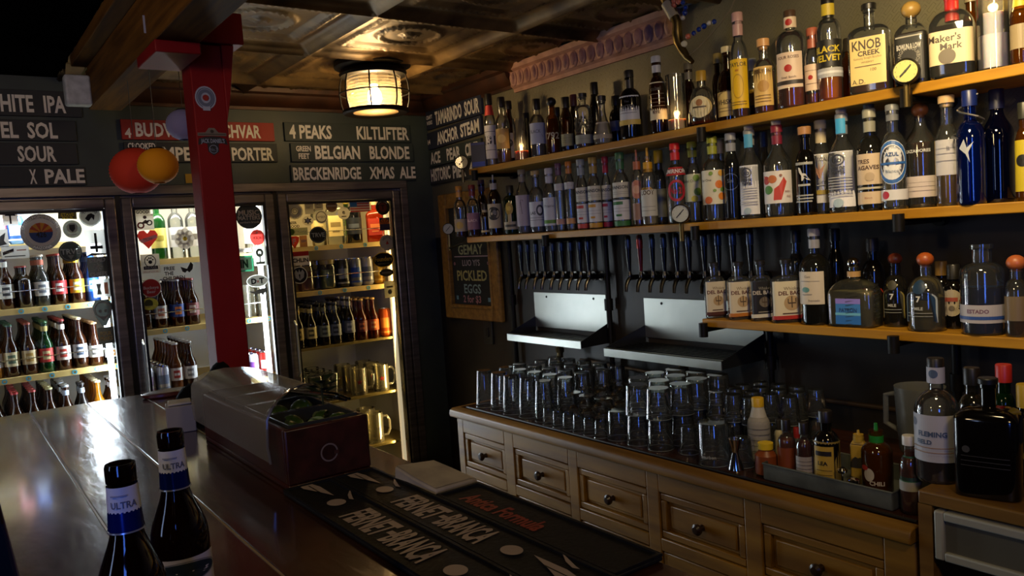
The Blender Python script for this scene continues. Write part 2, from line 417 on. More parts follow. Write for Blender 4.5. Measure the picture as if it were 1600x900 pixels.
# white box with a cord at the far end of the beam
p = at_y(123, 141, 3.45)
t = thing('alarm_siren', 'small white alarm box with a cord at the end of the timber beam', 'alarm box', (p.x, 3.49, p.z-.055))
MB().box((-.045, -.04, 0), (.045, .02, .115)).build('housing', surf('dusty_white', 'a8aca8', 'c6cac6', 30), t, bevel=.008)
MB().tube([(.02, 0, .115), (.035, .01, .14), (.055, .015, .165), (.07, .015, .2)], .004).build('cord', paint('6d6a40'), t)
# ---------------------------------------------------------------- caged ceiling lamp
LX, LY = 1.655, 3.245
t = thing('caged_ceiling_lamp', 'lit cylindrical ceiling lamp of ribbed glass inside a dark wire cage', 'lamp', (LX, LY, 2.19))
MB().lathe([(0, .229), (.17, .229), (.17, .205), (.14, .19), (0, .19)], 32).build('canopy', IRON, t)
MB().lathe([(.10, .19), (.145, .19), (.15, .175), (.145, .165), (.10, .165)], 32).build('top_ring', IRON, t)
pr = [(.118+.003*sin(i*1.6), .16-.146*i/40) for i in range(41)]
MB().lathe(pr+[(0, .014)], 40).build('glass_shade', glass('ribbed', (1, .93, .8), .85, .5, .15, 'ffe2b0', .28), t)
MB().lathe([(.10, .02), (.145, .018), (.148, .006), (.138, 0), (.10, .006)], 32).build('bottom_ring', IRON, t)
cg = MB()
for k in range(8):
    a = 2*pi*k/8+.2
    cg.tube([(cos(a)*r, sin(a)*r, z) for r, z in ((.142, .17), (.152, .13), (.155, .09), (.152, .05), (.142, .012))], .0035, 6)
cg.tube([(cos(2*pi*i/36)*.155, sin(2*pi*i/36)*.155, .09) for i in range(36)], .0035, 6, close=True)
cg.build('cage', IRON, t)
MB().lathe([(0, .04), (.022, .045), (.032, .065), (.028, .095), (.016, .115), (.016, .13), (0, .13)], 20).build('bulb', glow('bulb', (1, .74, .42), 60), t)
MB().cyl((0, 0, .13), (0, 0, .19), .017, 14).build('socket', paint('cfc6b0'), t)
MB().lathe([(0, .010), (.135, .010), (.135, .013), (0, .013)], 32).build('diffuser', glass('diffuser', (1, .93, .8), .8, .3, .3, 'ffe8c0', .45), t)
light('lamp_light', 'POINT', (LX, LY, 2.255), (1, .72, .38), 32, .04)
# ---------------------------------------------------------------- beer name boards
M_BOARD = surf('chalk_black_board', '1d2022', '2b2f31', 6, (.5, .7), 0, .1)
M_BLUE = surf('navy_board', '1a2030', '252c40', 6, (.5, .7), 0, .1)
M_RBOARD = surf('red_board', '8c2014', 'a02818', 6, (.5, .7), 0, .1)
M_GBOARD = surf('green_slate_board', '28322f', '333e3a', 6, (.5, .7), 0, .1)
LET = 'e6e2d4'
def board_back(name, px0, px1, pyt, pyb, mat, words, label, xy_mid=None):
    a = at_y(px0, pyt, D); b = at_y(px1, pyb if xy_mid is None else xy_mid, D)
    zc = (at_y((px0+px1)/2, pyt, D).z+at_y((px0+px1)/2, pyb, D).z)/2; hh = at_y((px0+px1)/2, pyt, D).z-at_y((px0+px1)/2, pyb, D).z
    cx = (a.x+b.x)/2; w = b.x-a.x
    t = thing(name, label, 'sign', (cx, D, zc-hh/2), 0, 'beer name boards')
    MB().box((-w/2, -.016, 0), (w/2, -.001, hh)).build('board', mat, t, bevel=.0015)
    els = []
    for tx, p0, p1, yy, cap in words:
        xa = at_y(p0, pyt, D).x-cx; xb = at_y(p1, pyt, D).x-cx
        els.append(('t', tx, LET, (xa+xb)/w, yy, cap*1.3, (xb-xa)*2/w, .03, True))
    m, c = decal(flat_map((0, -.0165, hh/2), (1, 0, 0), (0, 0, 1), (0, -1, 0)), w, hh, None, els, .0004)
    m.build('lettering', c, t, smooth=False)
board_back('beer_board', -120, 128, 140, 181, M_BOARD, [('WHITE', -32, 49, -.05, .95), ('IPA', 65, 99, -.05, .95)], 'dark board lettered WHITE IPA at the top of the left stack')
board_back('beer_board', -120, 120, 187, 220, M_BOARD, [('DEL', -22, 26, 0, 1.1), ('SOL', 40, 87, 0, 1.1)], 'dark board lettered DEL SOL above the leftmost cooler door')
board_back('beer_board', -120, 122, 224, 258, M_BOARD, [('SOUR', 25, 85, 0, 1.05)], 'dark board lettered only SOUR above the leftmost cooler door')
board_back('beer_board', -120, 134, 262, 292, M_BOARD, [('X', 44, 55, 0, 1.1), ('PALE', 68, 130, 0, 1.1)], 'dark board lettered X PALE just above the cooler')
board_back('beer_board', 187, 428, 190, 220, M_RBOARD, [('4', 192, 202, -.35, .7), ('BUDVAR', 209, 295, 0, 1.0), ('CZECHVAR', 310, 404, 0, 1.0)], 'red board lettered BUDVAR behind the red post')
board_back('beer_board', 192, 433, 224, 254, M_BOARD, [('CROOKED', 198, 241, .62, .45), ('IMPERIAL', 245, 345, -.15, 1.0), ('PORTER', 359, 424, -.15, 1.0)], 'dark board lettered PORTER under the red board')
board_back('beer_board', 442, 640, 194, 222, M_GBOARD, [('4 PEAKS', 449, 515, 0, 1.05), ('KILTLIFTER', 554, 635, 0, 1.05)], 'dark board lettered 4 PEAKS KILTLIFTER beneath the caged lamp')
board_back('beer_board', 452, 645, 225, 253, M_GBOARD, [('GREEN', 460, 483, .4, .42), ('FEET', 463, 480, -.4, .42), ('BELGIAN', 489, 559, 0, 1.05), ('BLONDE', 574, 636, 0, 1.05)], 'dark board lettered BELGIAN BLONDE beneath the caged lamp')
board_back('beer_board', 452, 648, 258, 284, M_GBOARD, [('BRECKENRIDGE', 455, 561, 0, 1.05), ('XMAS', 574, 613, 0, 1.05), ('ALE', 621, 646, 0, 1.05)], 'dark board lettered XMAS ALE, lowest of the three beneath the caged lamp')
def board_right(px0, py0, px1, py1, hpx, mat, words, label, tilt=0):
    """board on the right wall: lower edge from (px0,py0) to (px1,py1), hpx tall at its near end"""
    a = at_x(px0, py0, W); b = at_x(px1, py1, W); hh = b.z*0+(at_x(px1, py1-hpx, W).z-b.z)
    t = thing('beer_board', label, 'sign', (W, min(a.y, D-.02), a.z), 0, 'beer name boards')
    L = min(a.y, D-.02)-b.y; ang = math.atan2(b.z-a.z, L)
    t.rotation_euler = (-ang, 0, 0)
    MB().box((-.018, -L, 0), (-.001, 0, hh)).build('board', mat, t, bevel=.0015)
    els = [('t', tx, LET, xc, yy, cap*1.25, wd, .035, True) for tx, xc, wd, yy, cap in words]
    m, c = decal(flat_map((-.0185, -L/2, hh/2), (0, -1, 0), (0, 0, 1), (-1, 0, 0)), L, hh, None, els, .0004)
    m.build('lettering', c, t, smooth=False)
board_right(668, 205, 757, 178, 33, M_BLUE, [('CRAFT', -.86, .24, .3, .3), ('WORKS', -.86, .22, -.3, .3), ('TAMARINDO', -.14, .98, -.05, 1.05), ('SOUR', .7, .5, -.05, 1.05)], 'navy board lettered TAMARINDO SOUR high in the corner')
board_right(670, 236, 757, 209, 30, M_BLUE, [('14', -.93, .1, -.1, .4), ('ANCHOR', -.2, .8, -.02, 1.05), ('STEAM', .62, .66, -.02, 1.05)], 'navy board lettered ANCHOR STEAM in the corner')
board_right(672, 262, 757, 243, 28, M_GBOARD, [('ACE', -.72, .4, 0, 1.05), ('PEAR', .0, .52, 0, 1.05), ('CIDER', .7, .5, 0, 1.05)], 'dark green board lettered ACE PEAR CIDER in the corner')
board_right(675, 290, 757, 275, 30, M_BOARD, [('HISTORIC', -.55, .8, .1, 1.05), ('PIER', .2, .5, 0, 1.05), ('41', .7, .24, 0, 1.05)], 'dark board lettered HISTORIC PIER 41, lowest in the corner')
p = at_y(297, 279, D); t = thing('yellow_card', 'small yellow card on the wall left of the red post above the cooler', 'card', (p.x, D, p.z-.022))
MB().box((-.022, -.006, 0), (.022, -.001, .044)).build('card', paint('b08a1c', .6), t, smooth=False)
# ---------------------------------------------------------------- paper lanterns
def lantern(px, py, wpx, Y, col, label):
    c = at_y(px, py, Y); tt = proj(c)[2]; r = wpx/2*tt/FPX
    t = thing('paper_lantern', label, 'lantern', (c.x, Y, c.z), 0, 'paper lanterns by the post')
    pr = [(0.02, -r*.9)]+[((r*(1+.02*(1 if i % 2 else -1)))*cos(a), r*.93*sin(a)) for i, a in enumerate([RD(-74+148*k/36) for k in range(37)])]+[(.02, r*.9)]
    MB().lathe(pr, 36).build('shade', surf('paper_'+col, col, col, 3, (.7, .8), spec=.2), t, ang=70)
    MB().tube([(cos(2*pi*i/20)*.021, sin(2*pi*i/20)*.021, r*.9) for i in range(20)], .002, 6, close=True).build('wire_ring', IRON, t)
    MB().cyl((0, 0, r*.85), (0, 0, CEIL-c.z), .0012, 6).build('string', paint('3a3a34'), t)
lantern(213, 267, 77, 2.95, 'c63a24', 'red paper lantern hanging over the bar beside the post')
lantern(247, 259, 60, 2.72, 'd98f14', 'small orange paper lantern in front of the red one')
lantern(287, 195, 52, 3.1, '8f8cab', 'pale lilac paper lantern half hidden behind the post')
# ================================================================ the glass door cooler
M_ALU = surf('dark_aluminium', '6e686a', '8e8886', 4, (.28, .40), .75, .03, (1, 1, 12))
LINER = paint('e6e6e2', .5); EDGE = paint('d9bb70', .5)
CT = thing('display_cooler', 'wall of three glass cooler doors with stickers and lit bottles behind', 'cooler', (0, D, 0))
YF, YB, PX0, PX1, SPL = .035, .80, -.045, 2.175, 1.431
mb = MB()
mb.box((PX0, YB, .1), (PX1, YB+.03, 1.95)).box((PX0-.02, YF+.02, .1), (PX0+.01, YB, 1.95)).box((PX1-.012, YF+.02, .1), (PX1+.012, YB, 1.95))
mb.box((PX0, YF, 1.93), (PX1, YB, 1.953)).box((PX0, YF, .06), (PX1, YB, .12)).box((SPL-.012, YF+.02, .1), (SPL+.012, YB, 1.93)).box((.688, YF+.02, .1), (.71, .12, 1.93))  # divider beside the right door is added to part warm and cool light
mb.build('liner', LINER, CT, smooth=False)
mb = MB().box((PX0-.012, -.018, 1.912), (PX1+.012, YF, 1.953)).box((PX0-.012, -.018, .02), (PX1+.012, YF, .1)).box((PX0, .0305, 1.872), (PX1, .0345, 1.935)).box((2.146, -.018, .1), (PX1+.012, YF, 1.912)).box((PX0-.012, -.018, .1), (-.028, YF, 1.912))  # thin inner top strip is added to block light leaking over the doors
mb.build('surround', M_ALU, CT, bevel=.004)
for x in (.688, SPL-.011): MB().box((x, .006, .1), (x+.022, YF+.02, 1.912)).build('mullion', paint('0b0b0c', .4), CT)
ZB, ZT = .115, 1.9
DOORS = []
for i, (xa, xb) in enumerate(((-.024, .688), (.71, 1.421), (1.442, 2.143))):
    fw = .046; mb = MB()
    mb.box((xa, -.008, ZB), (xa+fw, .03, ZT)).box((xb-fw, -.008, ZB), (xb, .03, ZT)).box((xa+fw, -.008, ZT-fw), (xb-fw, .03, ZT)).box((xa+fw, -.008, ZB), (xb-fw, .03, ZB+fw))
    dr = mb.build('door', M_ALU, CT, bevel=.006)
    g = .011; a, b, c, d = xa+fw, xb-fw, ZB+fw, ZT-fw; mb = MB()
    mb.box((a, .0, c), (a+g, .028, d)).box((b-g, .0, c), (b, .028, d)).box((a+g, .0, d-g), (b-g, .028, d)).box((a+g, .0, c), (b-g, .028, c+g))
    mb.build('gasket', BLACK, dr, smooth=False)
    MB().add([(a+g, .014, c+g), (b-g, .014, c+g), (b-g, .014, d-g), (a+g, .014, d-g)], [(0, 1, 2, 3)]).build('glass_pane', G_PANE, dr, smooth=False)
    if i:
        mb = MB().tube([(xa+.03, -.01, .95), (xa+.03, -.035, .97), (xa+.03, -.035, 1.22), (xa+.03, -.01, 1.24)], .006, 8); mb.build('door_handle', STEEL, dr)
    DOORS.append((dr, xa, xb))
# light tubes and the light they give
COOL, AMB = (.80, .90, 1), (1, .68, .25)
for x, y, c, p, e, pw in ((.612, .06, COOL, 8, 1, 15), (.02, .06, COOL, 7, 1, 11), (1.345, .06, (.9, .95, 1), 6, 1, 9), (2.085, .07, (1, .82, .5), .45, 0, 5.0)):
    MB().cyl((x, y, .2), (x, y, 1.86), .013, 12).build('light_tube', glow('tube%d' % (x*100), c, p), CT)
def inlight(x, z, w, pw, c, aim):
    light('cooler_light', 'AREA', (x, D+.055, z), c, pw, w, .04, aim=aim)
inlight(.33, 1.91, .6, 9, COOL, (.33, D+.5, 1.1)); inlight(1.06, 1.91, .6, 6.5, (1, .95, .85), (1.06, D+.5, 1.1)); inlight(1.78, 1.91, .6, 3.2, AMB, (1.78, D+.5, 1.1))
light('cooler_light', 'AREA', (.60, D+.055, 1.0), COOL, 14, .03, 1.5, aim=(.1, D+.3, 1.0)); light('cooler_light', 'AREA', (1.33, D+.055, 1.0), COOL, 9, .03, 1.5, aim=(.8, D+.3, 1.0)); light('cooler_light', 'AREA', (.56, D+.045, 1.05), COOL, 3.5, .10, 1.3, aim=(.6, D-1, 1.0), spread=105); light('cooler_light', 'AREA', (1.30, D+.045, 1.05), COOL, 7.5, .10, 1.3, aim=(1.4, D-1, 1.0), spread=105)
light('cooler_light', 'AREA', (2.07, D+.055, .95), AMB, 4.6, .03, 1.5, aim=(1.5, D+.3, 1.0))
# shelves: (x0, x1, px, py of the lower front edge)
YS = D+.075
SH = {}
def shelf(key, xa, xb, px, py, tags=0, thick=.026, mat=EDGE, wire=False):
    z = at_y(px, py, YS).z; top = z+thick
    s = MB().box((xa, .075, z), (xb, .09, top)).box((xa, .0901, top-.006), (xb, YB-.01, top-.001)).build('shelf', mat, CT, smooth=False)
    for k in range(tags):
        x = xa+(xb-xa)*(k+.5)/tags
        MB().disc((x, .0745, z+thick/2), (0, -1, 0), [(0.006, 0), (.0105, 0), (.0105, .001), (.006, .001)], 16).build('price_tag', paint('3aa8c8', .4), s)
    if tags:
        MB().cyl((xa, .083, top+.075), (xb, .083, top+.075), .0022, 6).build('guard_rail', CHROME, s)
    SH[key] = top; return top
xa, xb = PX0+.012, .688
shelf('1a', xa, xb, 95, 387, 0); shelf('1b', xa, xb, 95, 485, 8); shelf('1c', xa, xb, 95, 589, 8); shelf('1d', xa, xb, 95, 694, 0)
xa, xb = .71, SPL-.012
shelf('2a', xa, xb, 260, 413, 0); shelf('2b', xa, xb, 270, 520, 7); shelf('2c', xa, xb, 260, 622, 0); 
xa, xb = SPL+.012, PX1-.012
shelf('3a', xa, xb, 530, 389, 5); shelf('3b', xa, xb, 530, 458, 5); shelf('3c', xa, xb, 530, 541, 0, .012, paint('a8965a', .3, .6)); shelf('3d', xa, xb, 530, 629, 0, .012, paint('a8965a', .3, .6)); shelf('3e', xa, xb, 530, 712, 0, .012, paint('a8965a', .3, .6)); shelf('3f', xa, xb, 530, 790, 0, .012, paint('a8965a', .3, .6))
# ---------------------------------------------------------------- beer bottles, cans and glasses inside
def arc_strip(mb, r, z0, z1, a0, a1, mi, n=8):
    vs = [(r*sin(RD(a0+(a1-a0)*i/n)), -r*cos(RD(a0+(a1-a0)*i/n)), z) for z in (z0, z1) for i in range(n+1)]
    mb.add(vs, [(i, i+1, n+2+i, n+1+i) for i in range(n)], mi)
def beer(label, glassm, cap, lab, acc, h=.23, r=.0305, stub=False, neck=None, label_h=(.2, .47), glow_body=None):
    t = thing('beer_bottle', label, 'bottle')
    nr = .0125; s = (.50, .80) if not stub else (.62, .84)
    pr = [(0, 0), (r*.9, 0), (r, .006), (r, h*s[0])]
    for i in range(1, 7):
        q = i/6; pr.append((nr+(r-nr)*(.5+.5*cos(pi*q))**1.15, h*(s[0]+(s[1]-s[0])*q)))
    pr += [(nr*.98, h*.93), (nr*1.12, h*.94), (nr*1.1, h*.985), (0, h*.985)]
    MB().lathe(pr, 14).build('glass', glassm, t)
    MB().lathe([(nr*1.22, h*.96), (nr*1.25, h*.972), (nr*1.1, h), (0, h)], 14).build('cap', paint(cap, .35), t)
    if lab:
        mb = MB(); arc_strip(mb, r+.0006, h*label_h[0], h*label_h[1], -75, 75, 0)
        zc = h*(label_h[0]+label_h[1])/2; hh = h*(label_h[1]-label_h[0])
        arc_strip(mb, r+.001, zc-hh*.3, zc+hh*.3, -28, 28, 1); arc_strip(mb, r+.0013, zc-hh*.1, zc+hh*.1, -22, 22, 0)
        mb.build('paper_label', [paint(lab, .5), paint(acc, .5)], t)
    if neck:
        mb = MB(); arc_strip(mb, nr*1.12, h*.80, h*.90, -179, 179, 0, 16); mb.build('neck_label', paint(neck, .5), t)
    return t
def can(label, body, acc, lidc='c8c8cc', h=.122, r=.033):
    t = thing('drink_can', label, 'can')
    MB().lathe([(0, .002), (r*.72, 0), (r*.8, .004), (r, .014), (r, h-.014), (r*.85, h-.003), (r*.85, h)], 18).build('body', paint(body, .3, .3), t)
    MB().lathe([(r*.85, h-.001), (r*.85, h+.001), (r*.78, h+.001), (r*.76, h-.004), (0, h-.004)], 18).build('lid', CHROME if lidc == 'c8c8cc' else paint(lidc, .3), t)
    mb = MB(); arc_strip(mb, r+.0006, h*.32, h*.68, -45, 45, 0); arc_strip(mb, r+.0006, h*.14, h*.2, -179, 179, 0, 20); mb.build('print', paint(acc, .4), t)
    return t
LASTX = {}
def row_of(proto, desc, place, px, sh, n, pitch=.066, y0=D+.130, grp='', dz=0, gap=.0655):
    z = SH[sh]+dz; x = max(x_on(px, y0, z), LASTX.get(sh, -9)+gap); LASTX[sh] = x; rz = 0
    for k in range(n):
        pos = 'front of row' if k == 0 else FIRST[k]+' in row'
        lb = f'{desc}, {pos}, {place}'
        xx = x+random.uniform(-.002, .002); yy = y0+pitch*k
        if k == 0: proto.location = (xx, yy, z); proto.rotation_euler = (0, 0, -rz*0+math.atan2(-x, y0)); proto['label'] = lb; proto['group'] = grp
        else: copy_thing(proto, (xx, yy, z), random.uniform(-.6, .6), lb, grp)
PL = {'1b': 'upper shelf, left cooler door', '1c': 'middle shelf, left cooler door', '1d': 'bottom shelf, left cooler door', '2b': 'middle shelf, middle cooler door', '2c': 'low shelf, middle cooler door', '3c': 'third shelf, right cooler door'}
GR = 'bottles standing in rows in the cooler'
BRN = glass('beer_brown', (.22, .09, .03), .3, 1.2, .06, '5a2c10', .55); GRN = glass('beer_green', (.12, .34, .10), .3, 1.2, .06, '22602a', .55); CLR = glass('beer_clear', (.8, .82, .78), .4, 1.3, .05, 'b8bcb4', .12)
GOLD = glass('beer_gold', (.85, .55, .10), .4, 1.2, .05, 'd89018', .5)
def brow(sh, px, n, desc, *a, **k): row_of(beer('', *a, **k), desc, PL[sh], px, sh, n, pitch=.069 if k.get('stub') else .066, gap=.0685 if sh == '1b' else .0655, grp=GR)
brow('1b', 13, 5, 'brown bottle with pale badge', BRN, 'd8ceb0', 'c8c8c0', '2a2a2a', neck='d8d8d0')
brow('1b', 41, 5, 'stubby dark bottle with red cap', paint('1a0f0a', .12), '8c2a22', None, None, h=.185, r=.033, stub=True)
brow('1b', 67, 5, 'pale bottle with white label', CLR, 'c8b8a8', 'e2e2dc', '6a7078', neck='c06a50')
brow('1b', 92, 5, 'brown bottle with red ringed label', BRN, '8c2a22', 'a81c1c', 'e8e4dc')
brow('1b', 117, 5, 'brown bottle with yellow label', BRN, 'd8ceb0', 'd9a81c', 'e8e0c8', neck='d9a81c')
brow('1b', 139, 5, 'blue bottle with blue label', glass('beer_blue', (.08, .25, .75), .4, 1.2, .05, '2060c0', .5), '1e4ea8', '2a5ec0', 'd0dcf0', neck='2a62c8')
brow('1c', -6, 6, 'golden bottle with blue label', GOLD, 'd8a020', 'd8d8e0', '3a5cb0')
brow('1c', 22, 7, 'brown bottle with green cap', BRN, '2e5a48', 'd4c698', '5a6a50')
brow('1c', 50, 7, 'brown bottle with tan label', BRN, '94402e', 'cdb98a', 'b08a40')
brow('1c', 76, 7, 'green bottle with red label', GRN, '27552e', 'b82c24', 'd8c890', neck='b8a860')
brow('1c', 102, 7, 'brown bottle with round red crest', BRN, '8c2a28', 'ece6da', 'b03a28', neck='e4dcd0')
brow('1c', 128, 7, 'dark bottle with cream cap', BRN, 'd8c89c', 'e6e6e8', '3a4658')
brow('1c', 151, 7, 'dark bottle with tan cap', BRN, 'c89a6a', 'd9d4c6', '55504a', h=.2)
brow('1c', 173, 2, 'short clear bottle with orange print', CLR, 'c8c8c8', 'd8d4cc', 'c88a3a', h=.15, stub=True)
brow('1d', 2, 7, 'blue topped bottle', BRN, '2a56c0', 'c8d0e0', '2a56c0', neck='2a62c8')
brow('1d', 31, 8, 'dark bottle with bright red cap', BRN, 'b02a30', 'd8d0c8', '903028')
brow('1d', 55, 7, 'dark bottle with rosy cap', BRN, 'a83a3a', 'd8d0c8', '903028')
brow('1d', 80, 8, 'brown bottle with lime cream cap', BRN, 'c8c898', 'd8d0c8', '807040')
brow('1d', 105, 8, 'brown bottle with white blue neck', BRN, 'c8d4e4', 'd8d8e4', '4060a0', neck='c8d8f0')
brow('1d', 121, 2, 'black bottle with grey neck', paint('1a1412', .12), '2a2624', 'd8d8e4', '4060a0', neck='9098a0')
brow('1d', 147, 8, 'golden bottle with cream cap', GOLD, 'd8cca8', 'e8d080', 'a06a20')
brow('1d', 164, 3, 'dark bottle with silver neck', BRN, 'b8b8c0', 'c8c8c8', '404040', neck='c8ccd4')
# middle door
brow('2b', 229, 5, 'brown bottle with clear neck', BRN, '8a8a80', None, None)
brow('2b', 254, 5, 'brown bottle with cream label', BRN, 'c8c0b0', 'e0d8c8', 'b06a48')
brow('2b', 281, 5, 'brown bottle with blue orange label', BRN, 'a8a8b0', '2e4a90', 'd07a30')
brow('2b', 304, 5, 'brown bottle with dark red label', BRN, '8a3028', '7a3a34', 'd8c8b8')
row_of(can('', 'b4b4c2', '8a6a90'), 'lilac can beside the frame', PL['2c'], 233, '2c', 8, .072, gap=.071, grp='cans in the cooler')
row_of(can('', 'c2c4d0', '7a86a0'), 'silver can with printed band', PL['2c'], 256, '2c', 8, .072, gap=.071, grp='cans in the cooler')
brow('2c', 279, 7, 'amber bottle with white label', glass('beer_amber', (.6, .26, .06), .4, 1.2, .05, '9a4e18', .5), 'd8d8d8', 'ece8e4', 'b03a30')
brow('2c', 299, 7, 'dark bottle with tall white label', BRN, 'a8a8a8', 'e8e8e8', '8a8a90')
row_of(can('', 'e4e2e8', '6a3a88'), 'white can with purple band', PL['2c'], 396, '2c', 4, .072, gap=.071, grp='cans in the cooler')
row_of(can('', 'b42820', 'd8d4d0'), 'red can with white print', PL['2c'], 416, '2c', 4, .072, gap=.071, grp='cans in the cooler')
# right door: dark bottle rows
NB = paint('120d0a', .1)
brow('3c', 468, 8, 'black bottle with gold label', NB, '2a2a26', 'c2b070', '5a4a28', neck='b8a050')
brow('3c', 489, 8, 'black bottle with cream label', NB, '343430', 'd8cc90', '4a4a30', neck='d0c488')
brow('3c', 509, 8, 'black bottle with grey green label', NB, '303634', '8a9480', '3a443c', neck='6a7060')
brow('3c', 527, 8, 'dark slate bottle with silver label', paint('1c2026', .12), '50565c', '7c848c', '2a2e34', neck='6a7278')
brow('3c', 548, 3, 'black bottle with slanted grey neck', NB, '8a9098', '6a7078', 'b8bcc0', neck='8a9098', h=.25)
brow('3c', 567, 8, 'amber bottle with red print', glass('beer_rust', (.5, .16, .05), .4, 1.2, .05, '7a2c10', .5), 'b8984a', '5a1a14', 'c86a40')
brow('3c', 586, 8, 'amber bottle with orange label', glass('beer_rust'), 'c8a860', 'c85a20', 'e8b070')
row_of(can('', 'd05a14', 'f0a040', h=.16, r=.036), 'tall orange can by the hinge side', PL['3c'], 603, '3c', 1, gap=.071, grp='cans in the cooler')
# ---------------------------------------------------------------- more things standing in the cooler
def place(o, px, sh, label, y=D+.126, py=None, grp=None, turn=0):
    z = SH[sh]; x = x_on(px, y, z); o.location = (x, y, z); o.rotation_euler = (0, 0, math.atan2(-x, y)+turn); o['label'] = label
    if grp: o['group'] = grp
    return o
def liq_bottle_small(label, glassm, body, cap, lab, acc, h, r, sq=False):
    t = thing('liquor_bottle', label, 'bottle'); nr = .014
    cs = (lambda a: ((abs(cos(a))**.4)*(1 if cos(a) > 0 else -1), .7*(abs(sin(a))**.4)*(1 if sin(a) > 0 else -1))) if sq else None
    pr = [(0, 0), (r*.95, 0), (r, .006), (r, h*.6)]+[(nr+(r-nr)*cos(pi/2*q/5)**.8, h*(.6+.14*q/5)) for q in range(1, 6)]
    pr = [p for p in pr]
    mb = MB().lathe(pr, 20, 0, cs); mb.lathe([(nr, h*.735), (nr, h*.93), (0, h*.93)], 14); mb.build('glass', glassm, t)
    MB().lathe([(nr*1.2, h*.84), (nr*1.25, h*.99), (nr*1.1, h), (0, h)], 14).build('cap', paint(cap, .35), t)
    if sq:
        m, c = decal(lambda u, v, d: Vector((u, -r*.7-d-.0004, h*.34+v)), r*1.5, h*.38, ('rect', lab), [('r', acc, -.7, -.1, .7, .35), ('r', acc, -.5, -.6, .5, -.45)]); m.build('paper_label', c, t, smooth=False)
    else:
        mb = MB(); arc_strip(mb, r+.0006, h*.18, h*.5, -80, 80, 0); arc_strip(mb, r+.001, h*.3, h*.38, -40, 40, 1); mb.build('paper_label', [paint(lab, .5), paint(acc, .5)], t)
    return t
# right door, top shelf
place(liq_bottle_small('', CLR, None, 'd8d0b8', 'd8c88c', '8a7a4a', .30, .052, True), 527, '3a', 'honey coloured square bottle on top shelf of right cooler door', y=D+.152)
place(liq_bottle_small('', glass('beer_ink', (.05, .07, .12), .3, 1.2, .05, '10141e', .7), None, '1f6a30', '1c2432', '5a6478', .285, .044), 555, '3a', 'black bottle with green cap on top shelf of right cooler door', y=D+.16)
place(liq_bottle_small('', glass('beer_fire', (.75, .16, .05), .4, 1.2, .05, 'c03a14', .6), None, 'c8b090', 'b03414', 'd87a40', .25, .05, True), 588, '3a', 'fiery orange square bottle on top shelf of right cooler door', y=D+.152)
place(liq_bottle_small('', CLR, None, 'd8b070', 'd8cca0', 'a09060', .28, .04), 500, '3a', 'pale bottle behind the stickers on top shelf of right cooler door', y=D+.25)
place(liq_bottle_small('', GRN, None, 'c8b850', '5a8a3a', 'c8c890', .28, .036), 545, '3a', 'green bottle at the rear of the top shelf, right cooler door', y=D+.42)
# second shelf: jars and cans
def jar(label, body, lidm, h=.16, r=.045):
    t = thing('mason_jar', label, 'jar')
    MB().lathe([(0, .001), (r*.92, 0), (r, .008), (r, h*.74), (r*.86, h*.82), (r*.84, h*.9)], 20).build('glass', G_CLEAR, t)
    MB().lathe([(0, .005), (r*.93, .006), (r*.93, h*.66), (0, h*.66)], 20).build('contents', paint(body, .6), t)
    MB().lathe([(r*.9, h*.85), (r*.92, h*.99), (r*.88, h), (0, h)], 20).build('lid', lidm, t); return t
place(jar('', '8c3a2a', CHROME), 479, '3b', 'jar with reddish contents on second shelf of right cooler door', y=D+.145)
place(jar('', '3a342c', CHROME), 499, '3b', 'jar with dark contents on second shelf of right cooler door', y=D+.245)
place(jar('', '6a7a3a', paint('9a8a50', .4)), 514, '3b', 'jar of green pickles on second shelf of right cooler door', y=D+.145)
PLB = 'second shelf, right cooler door'
LASTX['3b'] = x_on(514, D+.145, SH['3b'])+.012
row_of(can('', '1c1e20', '8a9088', h=.155, r=.034), 'tall black can with pale badge', PLB, 537, '3b', 5, .073, gap=.0715, grp='cans in the cooler')
row_of(can('', '7c8288', '2a50a0', h=.155, r=.034), 'tall grey blue can', PLB, 557, '3b', 5, .073, gap=.0715, grp='cans in the cooler')
row_of(can('', '9a9aa4', '5a6070', h=.155, r=.034), 'tall silver lilac can', PLB, 575, '3b', 5, .073, gap=.0715, grp='cans in the cooler')
row_of(can('', 'b8861c', 'd8b040', h=.155, r=.034), 'tall golden can', PLB, 593, '3b', 4, .073, gap=.0715, grp='cans in the cooler')
# fourth and fifth shelves: glasses and mugs
def tumbler(label, h=.15, r=.043, r2=None, name='pint_glass', inverted=False, cat='glass', mat=None):
    t = thing(name, label, cat); r2 = r2 or r*.72
    if inverted: pr = [(r, 0), (r*.995, .004), (r2, h-.003), (r2*.96, h), (0, h)]; pi_ = [(r-.0025, .001), (r2-.003, h-.014), (0, h-.014)]
    else: pr = [(0, 0), (r2, 0), (r2*1.01, .004), (r, h)]; pi_ = [(r-.002, h), (r2-.002, .014), (0, .014)]
    MB().lathe(pr+(pi_ if not inverted else []), 20).build('body', mat or G_THIN, t)
    rm = .0 if inverted else h
    MB().tube([(cos(2*pi*i/24)*(r-.001), sin(2*pi*i/24)*(r-.001), rm+(.0015 if inverted else -.0015)) for i in range(24)], .0015, 6, close=True).build('rim', glass('rim', (.85, .9, .88), .6, 2.6, .08, 'd0d8d4', .4), t)
    mb = MB().lathe([(0, h-.012), (r2*.95, h-.012), (r2*.95, h-.001), (0, h-.001)] if inverted else [(0, .001), (r2*.96, .001), (r2*.96, .011), (0, .011)], 20)
    mb.build('base', glass('base', (.6, .66, .64), .5, 2.0, .06, 'a0a8a4', .15), t); return t
proto = tumbler('')
COOLG = glass('frosted', (.98, .96, .86), .8, 1.6, .1, 'f4ecd0', .17)
proto.children[0].data.materials[0] = COOLG
first = True
